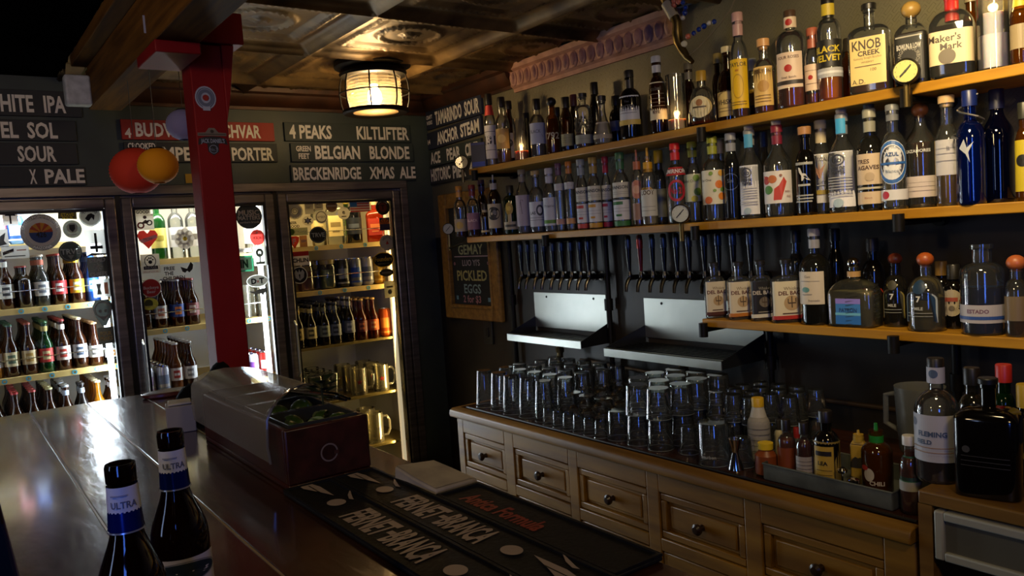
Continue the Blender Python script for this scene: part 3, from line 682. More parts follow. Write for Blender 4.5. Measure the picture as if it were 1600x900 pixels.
for j in range(4):
    for i, px in enumerate((470, 490, 510)):
        z = SH['3d']; y = D+.135+j*.092; x = max(x_on(470, D+.135, z)+i*.092, 0)
        lb = f'chilled pint glass on the fourth cooler shelf, {FIRST[i]} row, {ORD[j]} from the door'
        if j == 0: lb = f'chilled pint glass at the front of row {["one","two","three","four"][i]} on the fourth cooler shelf'
        if first: proto.location = (x, y, z); proto['label'] = lb; proto['group'] = 'chilled pint glasses'; first = False
        else: copy_thing(proto, (x, y, z), 0, lb, 'chilled pint glasses')
def mug(label, h=.15, r=.048, star=True, mat=None):
    t = thing('beer_mug', label, 'mug'); mat = mat or COOLG
    MB().lathe([(0, 0), (r*.96, 0), (r, .006), (r, h), (r-.005, h), (r-.006, .02), (0, .02)], 20).build('body', mat, t)
    MB().tube([(r-.003, 0, h*.85), (r+.022, 0, h*.85), (r+.036, 0, h*.7), (r+.036, 0, h*.4), (r+.022, 0, h*.22), (r-.003, 0, h*.2)], .007, 8).build('handle', mat, t)
    if star:
        pts = [((1 if k % 2 == 0 else .42)*sin(pi*k/5), (1 if k % 2 == 0 else .42)*cos(pi*k/5)) for k in range(10)]
        m, c = decal(lambda u, v, d: Vector(((r+d)*sin(u/r), -(r+d)*cos(u/r), h*.5+v)), .035, .035, ('poly', 'a82a20', pts), []); m.build('print', c, t, smooth=False)
    return t
m0 = mug('')
k = 0
for j in range(3):
    for i in range(2):
        z = SH['3d']; y = D+.14+j*.11; x = x_on(562, D+.14, z)+i*.137
        lb = f'mug with red star on the fourth cooler shelf, {["inner","hinge side"][i]} row, {ORD[j]} from the door'
        if k == 0: m0.location = (x, y, z); m0['label'] = lb; m0['group'] = 'red star mugs'; m0.rotation_euler = (0, 0, -.3)
        else: copy_thing(m0, (x, y, z), -.3, lb, 'red star mugs')
        k += 1
place(mug('', .17, .056, False), 586, '3e', 'large clear mug on the fifth cooler shelf behind the right door', y=D+.15)
place(mug('', .17, .056, False), 575, '3e', 'clear mug behind the large one on the fifth cooler shelf', y=D+.30)
place(tumbler('', .14, .045), 545, '3e', 'single tall tumbler on the fifth cooler shelf')
def bowl(label):
    t = thing('glass_bowl', label, 'bowl')
    MB().lathe([(0, 0), (.03, 0), (.05, .02), (.065, .05), (.062, .05), (.048, .022), (0, .006)], 24).build('body', COOLG, t)
    MB().lathe([(0, .042), (.058, .042), (.0, .046)], 20).build('contents', paint('8a8a6a', .5), t); return t
place(bowl(''), 512, '3e', 'small glass bowl on the fifth cooler shelf beside the tumbler', y=D+.19)
def sauce(label, body, cap, h=.14, r=.032):
    t = thing('sauce_bottle', label, 'bottle')
    MB().lathe([(0, 0), (r, 0), (r, h*.6), (r*.6, h*.76), (r*.6, h*.8)], 18).build('body', paint(body, .4), t)
    MB().lathe([(r*.68, h*.8), (r*.7, h), (0, h)], 18).build('cap', paint(cap, .5), t); return t
place(sauce('', 'a03018', 'e0dcc0'), 596, '3f', 'sauce bottle with white cap on the lowest cooler shelf', y=D+.14)
place(sauce('', '9a2a20', 'e8e4d0'), 606, '3f', 'red sauce bottle behind the white capped one, lowest cooler shelf', y=D+.22)
place(sauce('', 'c87a20', 'c89030', .12, .036), 577, '3f', 'orange jar at the bottom of the right cooler door', y=D+.14)
place(sauce('', '8a7a5a', 'c8b890', .13, .034), 551, '3f', 'tan jar at the bottom of the right cooler door', y=D+.15)
# middle door, top shelves
place(liq_bottle_small('', GRN, None, 'd8c23a', 'd8cc6a', 'a09030', .30, .036), 251, '2a', 'green necked bottle with yellow label on top shelf of middle cooler door')
place(liq_bottle_small('', CLR, None, 'c8c8c8', 'd8d8d8', '8a8a8a', .30, .036), 279, '2a', 'clear tall bottle on top shelf of middle cooler door')
place(liq_bottle_small('', CLR, None, 'a0a0a0', 'd8d0c0', '7a7060', .30, .036), 306, '2a', 'clear bottle with greyish label behind the daisy sticker')
place(liq_bottle_small('', CLR, None, 'c8b890', 'd8d8cc', 'a8a090', .27, .036), 395, '2a', 'pale bottle right of the red post on the middle door top shelf')
for i, px in enumerate((386, 399, 412)):
    place(tumbler('', .17, .03, .026, mat=COOLG), px, '2b', f'tall straight glass right of the post, {FIRST[i]} on the middle cooler shelf', y=D+.13+.07*(i % 2))
# left door, top shelf: blue and pale cans
for i, (px, cb, ca, nm) in enumerate(((27, '3a6ac0', 'c8d0e0', 'blue'), (53, 'c8ccd4', '4a70b0', 'silver'), (0, 'b06a70', 'e0d0d0', 'pink'))):
    o = can('', cb, ca); place(o, px, '1a', f'{nm} can on the top shelf behind the left cooler door', y=D+.14, grp='cans in the cooler')
# ---------------------------------------------------------------- stickers on the panes
def stk(d, px, py, wp, hp, base, els, label):
    p = at_y(px, py, D+.0135); s = proj(p)[2]/FPX
    # undo the oblique view of the pane
    w = at_y(px+wp/2, py, D).x-at_y(px-wp/2, py, D).x; h = at_y(px, py-hp/2, D).z-at_y(px, py+hp/2, D).z
    m, c = decal(flat_map((p.x, .0135, p.z), (1, 0, 0), (0, 0, 1), (0, -1, 0)), w, h, base, els, .0003, vinyl)
    m.build('sticker', c, DOORS[d][0], label, smooth=False)
K, Wh = '14120f', 'd8d6cc'
CROSS = [('r', K, -.12, -.75, .12, .75), ('r', K, -.6, -.5, .6, -.25)]
SUN = [('p', c, [(0, 0), (cos(RD(180-22.5*i)), .9*sin(RD(180-22.5*i))), (cos(RD(157.5-22.5*i)), .9*sin(RD(157.5-22.5*i)))]) for i, c in enumerate(['d89a28', 'b8481c']*4)]
def sun(k): return [('p', c, [(x*k, y*k) for x, y in pts]) for _, c, pts in SUN]
stk(0, 16, 341, 24, 22, ('rect', Wh), [('r', K, -.12, -.8, .12, .4), ('p', K, [(-.75, .35), (-.5, .6), (.6, .6), (.75, .3), (.4, .35)])], 'white square with a black hammer')
stk(0, 43, 327, 23, 8, ('rect', 'c02a3a'), [], 'red tape strip')
stk(0, 64, 363, 65, 58, ('oval', '46403e'), [('d', Wh, 0, 0, .78), ('p', '2a4a88', [(.58*cos(RD(180+15*i)), .58*sin(RD(180+15*i))) for i in range(13)])]+sun(.58)+[('t', '426', K, 0, -.12, .28, .5, .02), ('a', 'UNITED HOME BREWERS', Wh, .88, .14, 90, 1), ('a', 'ARIZONA', Wh, .88, .14, 270, -1)], 'round badge with orange sunburst over blue')
stk(0, 105, 334, 30, 18, ('poly', '2a2410', [(-1, -.8), (-.9, 1), (1, .9), (.95, -1)]), [('t', 'SACRED', 'd8c018', 0, .5, .5, 1.7, .03), ('t', 'STAVE', 'd8c018', 0, -.15, .5, 1.6, .03), ('t', 'SOUR', 'd8c018', 0, -.7, .45, 1.4, .03)], 'black rectangle with yellow lettering')
stk(0, 141, 338, 35, 32, ('oval', '8a8c86'), [('d', 'cdcdc4', 0, 0, .88), ('a', 'TAP FARE', K, .65, .24, 90, 1), ('p', K, [(-.5, -.2), (-.2, .2), (.1, .3), (.4, .1), (.3, -.4), (.1, -.1), (-.2, -.5)])], 'pale round badge')
stk(0, 113, 358, 30, 28, ('oval', '4a4c46'), [('d', 'b8bab0', 0, .15, .6), ('p', '3a3c38', [(-.3, .5), (.3, .5), (.3, 0), (0, -.35), (-.3, 0)]), ('r', Wh, -.4, -.7, .4, -.55)], 'grey round badge with shield')
stk(0, 110, 393, 37, 32, ('oval', '121412'), [('o', '8a9088', 0, 0, .9, .9, .93), ('t', 'TRVE', 'c4cac2', 0, .0, .5, 1.7, .02), ('p', '8a9088', [(-.3, -.35), (.3, -.35), (0, -.8)])], 'black round badge with pale lettering')
stk(0, 150, 379, 33, 40, ('rect', 'cacac4'), CROSS+[('p', K, [(-1, -1), (1, -1), (1, -.9), (-.5, -.8)])], 'white square with a black cross')
stk(0, 153, 417, 32, 32, ('rect', K), [('t', 'DEAD', 'b4b6ae', 0, .7, .42, 1.6, .03), ('t', 'CHIEFS', 'b4b6ae', 0, -.72, .42, 1.7, .03)]+[('p', 'b4b6ae', [(.06*sin(a), .06*cos(a)), (.45*cos(a+.12), .38*sin(a+.12)), (.5*cos(a), .42*sin(a)), (.45*cos(a-.12), .38*sin(a-.12))]) for a in [RD(45*i) for i in range(8)]], 'black square with a white burst')
stk(0, 160, 450, 30, 28, ('rect', 'a8aaa2'), [('p', '50524e', [(-.6, .5), (-.1, .5), (-.25, -.1), (-.1, -.7), (-.6, -.7), (-.5, -.1)]), ('r', 'a86a50', .2, -.7, .6, .6)], 'grey paper with a glass drawing')
stk(0, 161, 488, 34, 42, ('poly', '1e201d', [(-.95, .5), (-.6, .95), (.6, .95), (.95, .5), (.75, -.2), (.2, -1), (-.2, -1), (-.75, -.2)]), [('o', '9a9e96', 0, .2, .8, .65, .8), ('d', '8a8e86', -.25, .1, .16), ('d', '8a8e86', .25, .1, .16), ('p', '8a8e86', [(-.3, -.3), (.3, -.3), (.1, -.6), (-.1, -.6)])], 'black skull shaped sticker')
stk(0, 166, 524, 26, 26, ('rect', '17140f'), [('t', 'FOUR', 'b8a060', 0, .25, .45, 1.4, .04), ('t', 'PEAKS', 'b8a060', 0, -.35, .45, 1.5, .04)], 'black square with tan lettering')
stk(0, 24, 394, 44, 20, ('rect', 'c8c8c0'), [('p', K, [(-.9, .1), (-.1, .6), (-.1, .1), (-.9, -.4)]), ('t', 'Crooked', 'd8d6cc', -.5, .1, .3, .7), ('r', 'a86050', .1, .2, .8, .35), ('r', '4a4a46', -.8, -.7, .7, -.55)], 'white strip with black logo')
stk(0, 4, 372, 18, 28, ('rect', 'c4c6c2'), [('p', '5a5c60', [(-.8, -.9), (.7, -.7), (.2, -.3), (.6, .6), (-.4, .2)])], 'white square with grey figure')
# middle door
stk(1, 222, 328, 25, 13, ('rect', 'c8c6bc'), [('t', 'BEER', K, 0, .5, .75, 1.6, .03), ('t', 'GOOD', K, 0, -.5, .75, 1.6, .03)], 'white strip with black lettering')
stk(1, 226, 347, 29, 25, ('rect', 'c8c6be'), [('o', '6a2a24', -.45, -.4, .4, .42, .55), ('o', '3a3432', .5, -.1, .35, .36, .55), ('p', '4a3a36', [(-.5, -.2), (.1, .3), (.5, .0), (.2, -.2)]), ('d', '4a3a36', .05, .6, .2)], 'white square with a motorcycle rider')
stk(1, 231, 374, 33, 30, ('poly', 'b0302a', [(0, -1), (-.85, .0), (-1, .45), (-.75, .9), (-.3, .95), (0, .6), (.3, .95), (.75, .9), (1, .45), (.85, 0)]), [('p', 'd8d0c8', [(-.9, -.05), (.75, .45), (.95, .15), (-.6, -.4)]), ('t', 'MOM', '7a4a44', 0, .0, .3, .8)], 'red heart with a white ribbon')
fl = [('d', 'd4d2ca', .62*cos(RD(40*i)), .62*sin(RD(40*i)), .36) for i in range(9)]
stk(1, 288, 373, 33, 36, None, fl+[('d', 'd4d2ca', 0, 0, .6), ('d', 'c8b040', .05, 0, .22), ('r', K, .0, -.2, .06, .2)], 'white daisy with a bee')
PAW = [('d', K, 0, -.1, .26), ('d', K, -.35, .2, .11), ('d', K, -.13, .42, .11), ('d', K, .13, .42, .11), ('d', K, .35, .2, .11)]
stk(1, 235, 412, 30, 30, ('rect', 'c8c6bc'), [('o', K, 0, .25, .62, .66, .86)]+[('d', K, e[2]*.8, e[3]*.8+.25, e[4]*.8) for e in PAW]+[('r', K, -.75, -.6, .75, -.25), ('t', 'PHX PUGS', Wh, 0, -.42, .2, 1.2), ('t', 'PINUP LOCAL', 'a05050', 0, -.85, .18, 1.6)], 'white square with a paw print')
stk(1, 268, 427, 0.1+26, 22, None, [('t', 'FREE', K, -.2, .7, .5, 1.4, .03), ('t', 'THE', K, -.3, 0, .5, 1.1, .03), ('t', 'CHILDREN', K, .25, -.7, .5, 2.7, .03)], 'black cut out lettering')
stk(1, 292, 419, 22, 20, None, [('p', K, [(0, -.1), (-.9, .3), (-.7, -.5), (-.3, -.7), (0, -.4)]), ('p', K, [(0, -.1), (.6, .95), (.95, .5), (.8, -.2), (.3, -.7), (0, -.4)])], 'black butterfly')
stk(1, 236, 450, 33, 29, ('oval', 'd2c8be'), [('d', 'a83028', 0, 0, .92), ('t', 'Buckeye', 'e0d4c8', 0, .05, .32, 1.5, .02), ('t', 'Beer', 'e0d4c8', 0, -.4, .32, .9, .02)], 'red round badge with white script')
stk(1, 234, 475, 27, 19, ('oval', 'a8a03a'), [('d', '4a4a20', -.1, .1, .5), ('r', 'c8c060', -.7, -.5, .7, -.3)], 'yellow oval badge')
stk(1, 389, 338, 41, 40, ('oval', '0d0d0c'), [('t', 'MUSIC', 'c8beac', 0, .28, .4, 1.6, .03), ('t', 'MATTERS', 'c8beac', 0, -.12, .3, 1.7, .03), ('t', 'northern brands', 'c8beac', 0, -.46, .16, 1.5, .02)], 'black round badge with cream lettering')
stk(1, 402, 371, 23, 25, ('oval', '982a24'), [('t', 'XXXI', 'e0d4cc', 0, -.05, .35, 1.5, .04), ('r', 'e0d4cc', -.1, .5, .1, .8)], 'red round badge')
stk(1, 383, 412, 26, 25, ('rect', '1f5238'), [('r', 'd0d0c4', -.85, -.8, .8, .8), ('t', 'IN', '1f4a34', -.1, 0, .95, .9, .05)], 'green framed plate')
stk(1, 406, 400, 20, 30, ('rect', 'b4b6a8'), [('r', '40443c', -.1, -.6, .1, .3), ('o', '40443c', 0, .35, .6, .45, .4), ('r', '40443c', -.7, -.85, .7, -.6)], 'pale square with a tree')
stk(1, 382, 391, 22, 6, ('rect', 'b8b4a8'), [('t', 'RED PEAK', '6a3a30', 0, 0, 1, 1.7, .02)], 'thin pale strip')
stk(1, 402, 439, 34, 20, ('oval', '8a8a82'), [('d', 'd0cec4', 0, 0, .92, .88), ('t', 'D', K, -.32, 0, .8, .7, .05), ('t', 'x', 'b03a30', .05, 0, .5, .3, .03), ('t', 'T', K, .4, 0, .8, .6, .05)], 'white oval with black letters')
stk(1, 404, 457, 28, 14, None, [('p', K, [(-1, .5), (-.5, .3), (.2, .8), (.9, .9), (1, .2), (.6, -.3), (.5, -.9), (.3, -.3), (-.2, -.3), (-.3, -1), (-.5, -.2), (-.9, .1)])], 'black boar silhouette')
# right door
pet = [('d', 'b0aea0', .66*cos(RD(24*i)), .66*sin(RD(24*i)), .26) for i in range(15)]
stk(2, 460, 330, 29, 28, None, pet+[('d', 'b0aea0', 0, 0, .65), ('o', '6a6a60', 0, 0, .42, .42, .8), ('o', '6a6a60', 0, 0, .25, .25, .7)], 'grey sun shaped sticker')
stk(2, 483, 324, 14, 21, ('rect', '8e8c80'), [('t', 'HAT', '50504a', 0, 0, .4, 1.2)], 'tall grey square')
stk(2, 498, 321, 13, 15, ('rect', '8e8c80'), [('r', '55554e', -.6, -.5, .6, -.3), ('t', 'AZ', '50504a', 0, .3, .6, 1.2)], 'small grey square')
stk(2, 518, 322, 18, 19, ('oval', '4a3424'), [('r', 'a89878', -.8, -.12, .8, .15), ('o', '9a8868', 0, 0, .85, .85, .9)], 'brown round badge')
stk(2, 537, 333, 19, 20, ('oval', 'cac6b4'), [('t', 'e', '5a5648', 0, .2, .7, .8, .03), ('r', '5a5648', -.4, -.6, .4, -.45)], 'cream round badge')
stk(2, 502, 339, 20, 21, ('oval', 'b0ac9c'), [('o', '55524a', 0, 0, .85, .85, .85), ('t', 'AMBER', '55524a', 0, 0, .35, 1.3)], 'pale round badge with dark ring')
stk(2, 481, 345, 18, 15, ('oval', 'c0beb0'), [('p', K, [((1 if k % 2 == 0 else .5)*.8*sin(pi*k/6), (1 if k % 2 == 0 else .5)*.8*cos(pi*k/6)) for k in range(12)]), ('d', 'c0beb0', 0, 0, .3)], 'white badge with a black star')
FLG = [('r', 'b04038' if i % 2 == 0 else 'd0c8b8', -1, 1-2*(i+1)/9, 1, 1-2*i/9) for i in range(9)]
stk(2, 562, 322, 31, 18, ('rect', 'd0c8b8'), FLG+[('r', '3878b0', -1, -.1, -.3, 1)], 'striped flag')
stk(2, 598, 324, 22, 24, ('oval', '14100e'), [('d', '6a2c1c', 0, 0, .58), ('t', 'T', '1a1210', 0, 0, .6, .5, .03), ('a', 'CRAFT BEER', 'b8a890', .78, .2, 90, 1)], 'black round badge with rusty centre')
stk(2, 459, 351, 24, 10, None, [('t', 'BEER', K, -.1, .55, .8, 1.6, .03), ('t', 'GOOD', K, 0, -.55, .8, 1.8, .03)], 'black cut out lettering')
stk(2, 465, 362, 32, 12, ('rect', '8a9070'), [('d', '5a7a28', -.6, 0, .3), ('t', 'HOPHEAD', 'c0c0a8', .35, .0, .7, 1.1)], 'sage strip with green hop')
stk(2, 497, 367, 27, 26, ('oval', '131512'), [('o', '7a8078', 0, 0, .92, .92, .93), ('t', 'TRVE', 'b4bab0', 0, 0, .5, 1.6, .02)], 'black round badge with pale lettering')
stk(2, 460, 379, 18, 20, ('poly', 'b83a26', [(-.9, .8), (-.4, 1), (.4, 1), (.9, .8), (.8, .1), (0, -1), (-.8, .1)]), [('t', 'F', 'e8d8c8', 0, .2, .8, .6, .05)], 'red plectrum shape with a white letter')
stk(2, 474, 377, 12, 18, ('rect', 'a8784a'), [('r', 'c8a880', -.7, -.2, .7, .3)], 'tan square')
stk(2, 467, 404, 32, 22, ('rect', 'd0ccc8'), [('r', 'b02a20', -1, .35, 1, 1), ('d', '3a2a28', -.65, .66, .14), ('t', 'ECHLIN', '14121a', 0, -.25, .55, 1.8, .04)], 'white plate with a red top band')
stk(2, 468, 430, 26, 27, ('oval', 'c8c8c4'), [('d', '121214', 0, 0, .9), ('p', 'b8bab4', [(-.6, .3), (-.4, .65), (-.15, .3), (0, .7), (.15, .3), (.4, .65), (.6, .3), (.5, -.3), (0, -.65), (-.5, -.3)]), ('p', '121214', [(-.1, .1), (.1, .1), (.03, -.4), (-.03, -.4)])], 'black round badge with a white crest')
stk(2, 601, 350, 16, 20, ('rect', '1c1830'), [('p', 'c86a1c', [(-1, 0)]+[(cos(RD(180-15*i)), .9*sin(RD(180-15*i))) for i in range(13)])]+[('p', '6a3014', [(0, 0), (.95*cos(RD(a)), .85*sin(RD(a))), (.95*cos(RD(a+10)), .85*sin(RD(a+10)))]) for a in (25, 60, 110, 145)], 'orange sunset over dark purple')
stk(2, 605, 379, 24, 25, ('oval', '6a6458'), [('d', 'b4ae9c', 0, 0, .9), ('a', 'ARIZONA', '4a3a30', .65, .25, 90, 1), ('p', 'a83a28', [(0, .3), (.2, -.2), (-.2, -.2)])], 'cream round badge with red mark')
stk(2, 599, 406, 33, 24, ('oval', '8a7020'), [('d', '120e0a', 0, 0, .94, .9), ('t', 'Founders', 'c8a028', 0, .12, .55, 1.65, .03), ('t', 'BREWING CO', '9a8a60', 0, -.5, .2, 1.1)], 'black oval with gold lettering')
stk(2, 604, 426, 22, 12, ('oval', '1a1610'), [('r', '7a7260', -.7, -.25, .7, .25)], 'small black oval')
stk(2, 609, 452, 17, 26, ('rect', '8a8874'), [('r', '5c5a4c', -.6, .2, .6, .4), ('d', '5c5a4c', 0, -.3, .4)], 'worn paper square')
# ================================================================ liquor shelves on the right wall
M_SHELF = surf('honey_pine', '8f6010', 'b48420', 2.5, (.35, .5), 0, .12, (12, 1, 12))
XF = 2.13
ZSH = {'up': 1.94, 'mid': 1.612, 'low': 1.277}
def wall_shelf(key, ya, yb, label):
    z = ZSH[key]; t = thing('wall_shelf', label, 'shelf', (XF, 0, z))
    MB().box((0, yb, -.028), (W-XF-.001, ya, 0)).build('board', M_SHELF, t, bevel=.003)
    return t
sh_up = wall_shelf('up', 3.25, .16, 'long topmost plank shelf of whiskey bottles')
sh_mid = wall_shelf('mid', 3.31, .16, 'long middle plank shelf above the beer taps')
sh_low = wall_shelf('low', y_on(1097, XF, 1.262), .16, 'short lowest plank shelf at the drip tray')
def clampset(sh, key, ys):
    z = 0
    for y in ys:
        mb = MB().cyl((-.012, y, -.037), (W-XF-.002, y, -.037), .0085, 10).cyl((-.016, y, -.06), (-.016, y, -.012), .0155, 12)
        mb.cyl((W-XF-.028, y, -.036), (W-XF-.004, y, -.036), .02, 14); mb.build('pipe_bracket', IRON, sh)
yy = lambda px, k: y_on(px, XF, ZSH[k])
clampset(sh_mid, 'mid', [yy(856, 'mid'), yy(1090, 'mid'), yy(1408, 'mid')]); clampset(sh_up, 'up', [yy(745, 'up'), yy(1100, 'up'), yy(1420, 'up')]); clampset(sh_low, 'low', [yy(1103, 'low'), yy(1400, 'low')])
# standing black iron pipes
for px, py, z0, z1, lb in ((958, 590, .905, 1.583, 'black iron pipe between the two drip trays'), (806, 545, .905, 1.583, 'black iron pipe left of the first drip tray'), (1206, 610, .905, 1.245, 'black iron pipe beside the second drip tray'), (1492, 480, .905, 1.245, 'black iron pipe under the right end of the lowest shelf')):
    p = at_x(px, py, W-.03)
    t = thing('iron_pipe', lb, 'pipe', (W-.03, p.y, z0))
    MB().cyl((0, 0, 0), (0, 0, z1-z0), .0125, 12).build('tube', IRON, t)
    mb = MB().cyl((0, 0, 0), (0, 0, .008), .028, 16)
    mb.cyl((0, 0, (z1-z0)*.52), (0, 0, (z1-z0)*.52+.05), .019, 12); mb.build('fittings', IRON, t)
# pressure gauges on the pipe ends
def gauge(px, py, X, r, label, face, key, dial_z, side=0):
    z = ZSH[key]; y = y_on(px, X, z+dial_z); t = thing('pressure_gauge', label, 'gauge', (X, y, z-.05)); h = dial_z+.05
    n = Vector((-X, -y*.7, 0)).normalized()
    c = Vector((0, 0, h))
    MB().disc(c-n*.02, n, [(0, 0), (r*.95, 0), (r, .006), (r, .036), (r*.9, .04), (r*.88, .034), (0, .034)], 28).build('case', paint('4a463c', .3, .8), t)
    if side: MB().tube([(0, 0, .0), (0, side-y, z-.014-(z-.05))], .008, 10).build('side_pipe', IRON, t)
    m, cc = decal(flat_map(c+n*.0145, Vector((-n.y, n.x, 0)), (0, 0, 1), n), r*1.74, r*1.74, ('oval', face), [('r', '3a382c', cos(RD(a))*.82-.02, sin(RD(a))*.82-.05, cos(RD(a))*.82+.02, sin(RD(a))*.82+.05) for a in range(-30, 211, 30)]+[('p', '1a1814', [(-.5, -.42), (.42, .52), (.5, .46), (-.42, -.5)]), ('d', '1a1814', 0, 0, .09)], .0004)
    m.build('dial', cc, t, smooth=False)
    MB().cyl((0, 0, -.012), (0, 0, h-r*.9), .008, 10).build('stem', paint('6a5a34', .35, .9), t)
    MB().disc(c+n*.0165, n, [(0, 0), (r*.87, 0)], 24).build('cover_glass', G_PANE, t, smooth=False)
gauge(722, 254, XF-.03, .034, 'round cream pressure gauge at the far end of the topmost shelf', 'c8bc8a', 'up', .034)
gauge(1064, 340, XF-.03, .033, 'round white pressure gauge on the middle shelf edge', 'bfc2bc', 'mid', .034)
gauge(1416, 103, XF-.03, .033, 'round yellowed pressure gauge on the topmost shelf in front of the black labelled jug', 'c6bc6a', 'up', .03)
gauge(701, 347, XF+.02, .03, 'small silver gauge at the far end of the middle shelf', 'a8aaa4', 'mid', .05, 3.312)
# ---------------------------------------------------------------- bottle builder
KIND = {   # shoulder start, shoulder end (of height), curve
 'std': (.58, .74, .8), 'tall': (.60, .82, 1.1), 'wine': (.56, .80, 1.0), 'high': (.68, .80, .6), 'squat': (.46, .70, .55), 'ball': (.30, .72, .5),
 'flask': (.66, .76, .45), 'cone': (.20, .80, 1.6), 'jug': (.56, .74, .6), 'slim': (.70, .86, 1.0)}
def cross(n, ay):
    if n == 2 and ay == 1: return None
    def f(a):
        c, s = cos(a), sin(a)
        return (abs(c)**(2/n)*(1 if c >= 0 else -1), ay*abs(s)**(2/n)*(1 if s >= 0 else -1))
    return f
TAKEN = {}
def bottle(px, wpx, top, row, kind, gl, liq=None, lvl=.5, cap=('cyl', '151310', .05), lab=(), label='', sh='up', sq=0, ay=1, turn=14, X=None, Z=None, name='liquor_bottle', group=None, nr=.0145, y=None, extra=None, deco=None):
    Z = ZSH[sh] if Z is None else Z
    X = X or {0: XF+.045, 1: XF+.165, .5: XF+.09}[row]
    ok = False; lst = TAKEN.setdefault(round(Z, 2), [])
    for sc_ in (1, .94, .88, .82, .76):
        for dx in (0, .01, -.01, .02, -.02, .03, .04, .05, .06, .07):
            Xn = X+dx; yn = y_on(px, Xn, Z); R = wpx/2*proj((Xn, yn, Z))[2]/FPX*sc_*(.93 if sq else 1); e = R*(1 if not sq else .96 if ay > .7 else .78)
            if sh in ZSH and Z in ZSH.values() and (Xn+e > W-.004 or Xn-e < XF-.012): continue
            if all((Xn-a)**2+(yn-b)**2 > (e+c+.0012)**2 for a, b, c in lst): ok = True; break
        if ok: break
    if not ok: Xn, yn = X, y_on(px, X, Z)
    X, y = Xn, yn; lst.append((X, y, e))
    P = (X, y, Z); h = min(top_for(P, top), {1.61: .288, 1.28: .300}.get(round(Z, 2), 1))
    face = math.atan2(-X, y); rz = face-RD(turn)
    t = thing(name, label, 'bottle', P, rz, group or {'up': 'bottles on the topmost shelf', 'mid': 'bottles on the middle shelf', 'low': 'bottles on the lowest shelf'}.get(sh))
    s0, s1, pw = KIND[kind]; cs = cross(5 if sq else 2, ay if sq else 1); N = 28 if sq else 24
    nr = min(nr, R*.55); ct, cc, cl = cap
    body = [(0, 0), (R*.90, 0), (R*.98, .004), (R, .010)]
    if kind == 'ball': body = [(0, 0), (R*.55, 0), (R*.7, .006), (R*.9, h*.10), (R, h*s0)]
    elif kind == 'cone': body += [(R, h*s0)]
    else: body += [(R, h*s0*.5), (R, h*s0)]
    sm = []
    for i in range(1, 10):
        q = i/9; sm.append((nr+(R-nr)*(.5+.5*cos(pi*q))**pw if pw >= 1 else nr+(R-nr)*(1-q**2.2)**pw*(1-q*.12) if q < 1 else nr, h*(s0+(s1-s0)*q)))
    gtop = h-cl*.35 if ct != 'none' else h
    prof = body+sm
    mb = MB().lathe(prof, N, 0, cs)
    if cs: mb.lathe([(nr*1.0, h*s1-.012), (nr, gtop-.012), (nr*1.15, gtop-.010), (nr*1.15, gtop), (0, gtop)], 16)
    else: mb.lathe([(nr, h*s1), (nr*.97, gtop-.014), (nr*1.18, gtop-.012), (nr*1.18, gtop), (0, gtop)], 24)
    mb.build('glass', gl, t)
    if liq and lvl > .03:
        z1 = h*lvl; pr = [(0, .006), (R*.90, .006)]
        inner = [(r*.94 if r > nr*1.3 else r*.85, z) for r, z in prof[2:] if .01 < z < z1]
        # radius at the surface of the drink
        rz_ = prof[-1][0]
        for (r0, za), (r1, zb) in zip(prof, prof[1:]):
            if za <= z1 <= zb and zb > za: rz_ = r0+(r1-r0)*(z1-za)/(zb-za)
        MB().lathe(pr+inner+[(rz_*.93, z1), (0, z1)], N, 0, cs).build('liquid', liquid(liq), t)
    # closure
    mt = paint(cc, .4) if isinstance(cc, str) else cc
    k = nr*1.22
    if ct == 'cyl': MB().lathe([(k, h-cl), (k, h-.002), (k*.93, h), (0, h)], 18).build('cap', mt, t)
    elif ct == 'cork': MB().lathe([(nr*.9, h-cl*.6), (nr*.9, h-cl*.42), (k*1.1, h-cl*.40), (k*1.12, h-.002), (k*1.0, h), (0, h)], 18).build('cork', mt, t)
    elif ct == 'ball': MB().lathe([(nr, h-cl)]+[(cl/2*1.1*sin(pi*q/8), h-cl/2-cl/2*cos(pi*q/8)) for q in range(1, 8)]+[(0, h)], 18).build('stopper', mt, t)
    elif ct == 'cap2':   # long sleeve
        MB().lathe([(nr*1.12, h-cl), (nr*1.16, h-cl*.4), (k*1.02, h-cl*.38), (k*1.02, h-.003), (k*.9, h), (0, h)], 18).build('capsule', mt, t)
    elif ct == 'pour':
        MB().lathe([(k, h-cl), (k, h-cl*.6), (nr*.4, h-cl*.55), (nr*.28, h), (0, h)], 14).build('pourer', mt, t)
    if extra:   # cork on top of a sleeve
        MB().lathe([(k*.8, h-.002), (k*.85, h+.012), (0, h+.013)], 16).build('cork', paint(extra, .6), t)
    # labels: (z0, z1, width as share of the front, base, elements)
    tab = []
    if cs:
        pa = None; L = 0; M_ = 240
        for i in range(M_+1):
            a = -pi/2+pi*2*i/M_; c = cs(a); c = Vector((c[0], c[1], 0))
            if pa is not None: L += (c-pa).length
            tab.append((L, c)); pa = c
        tot = L
    def rad(z):
        for (r0, za), (r1, zb) in zip(prof, prof[1:]):
            if za <= z <= zb and zb > za: return r0+(r1-r0)*(z-za)/(zb-za)
        return nr
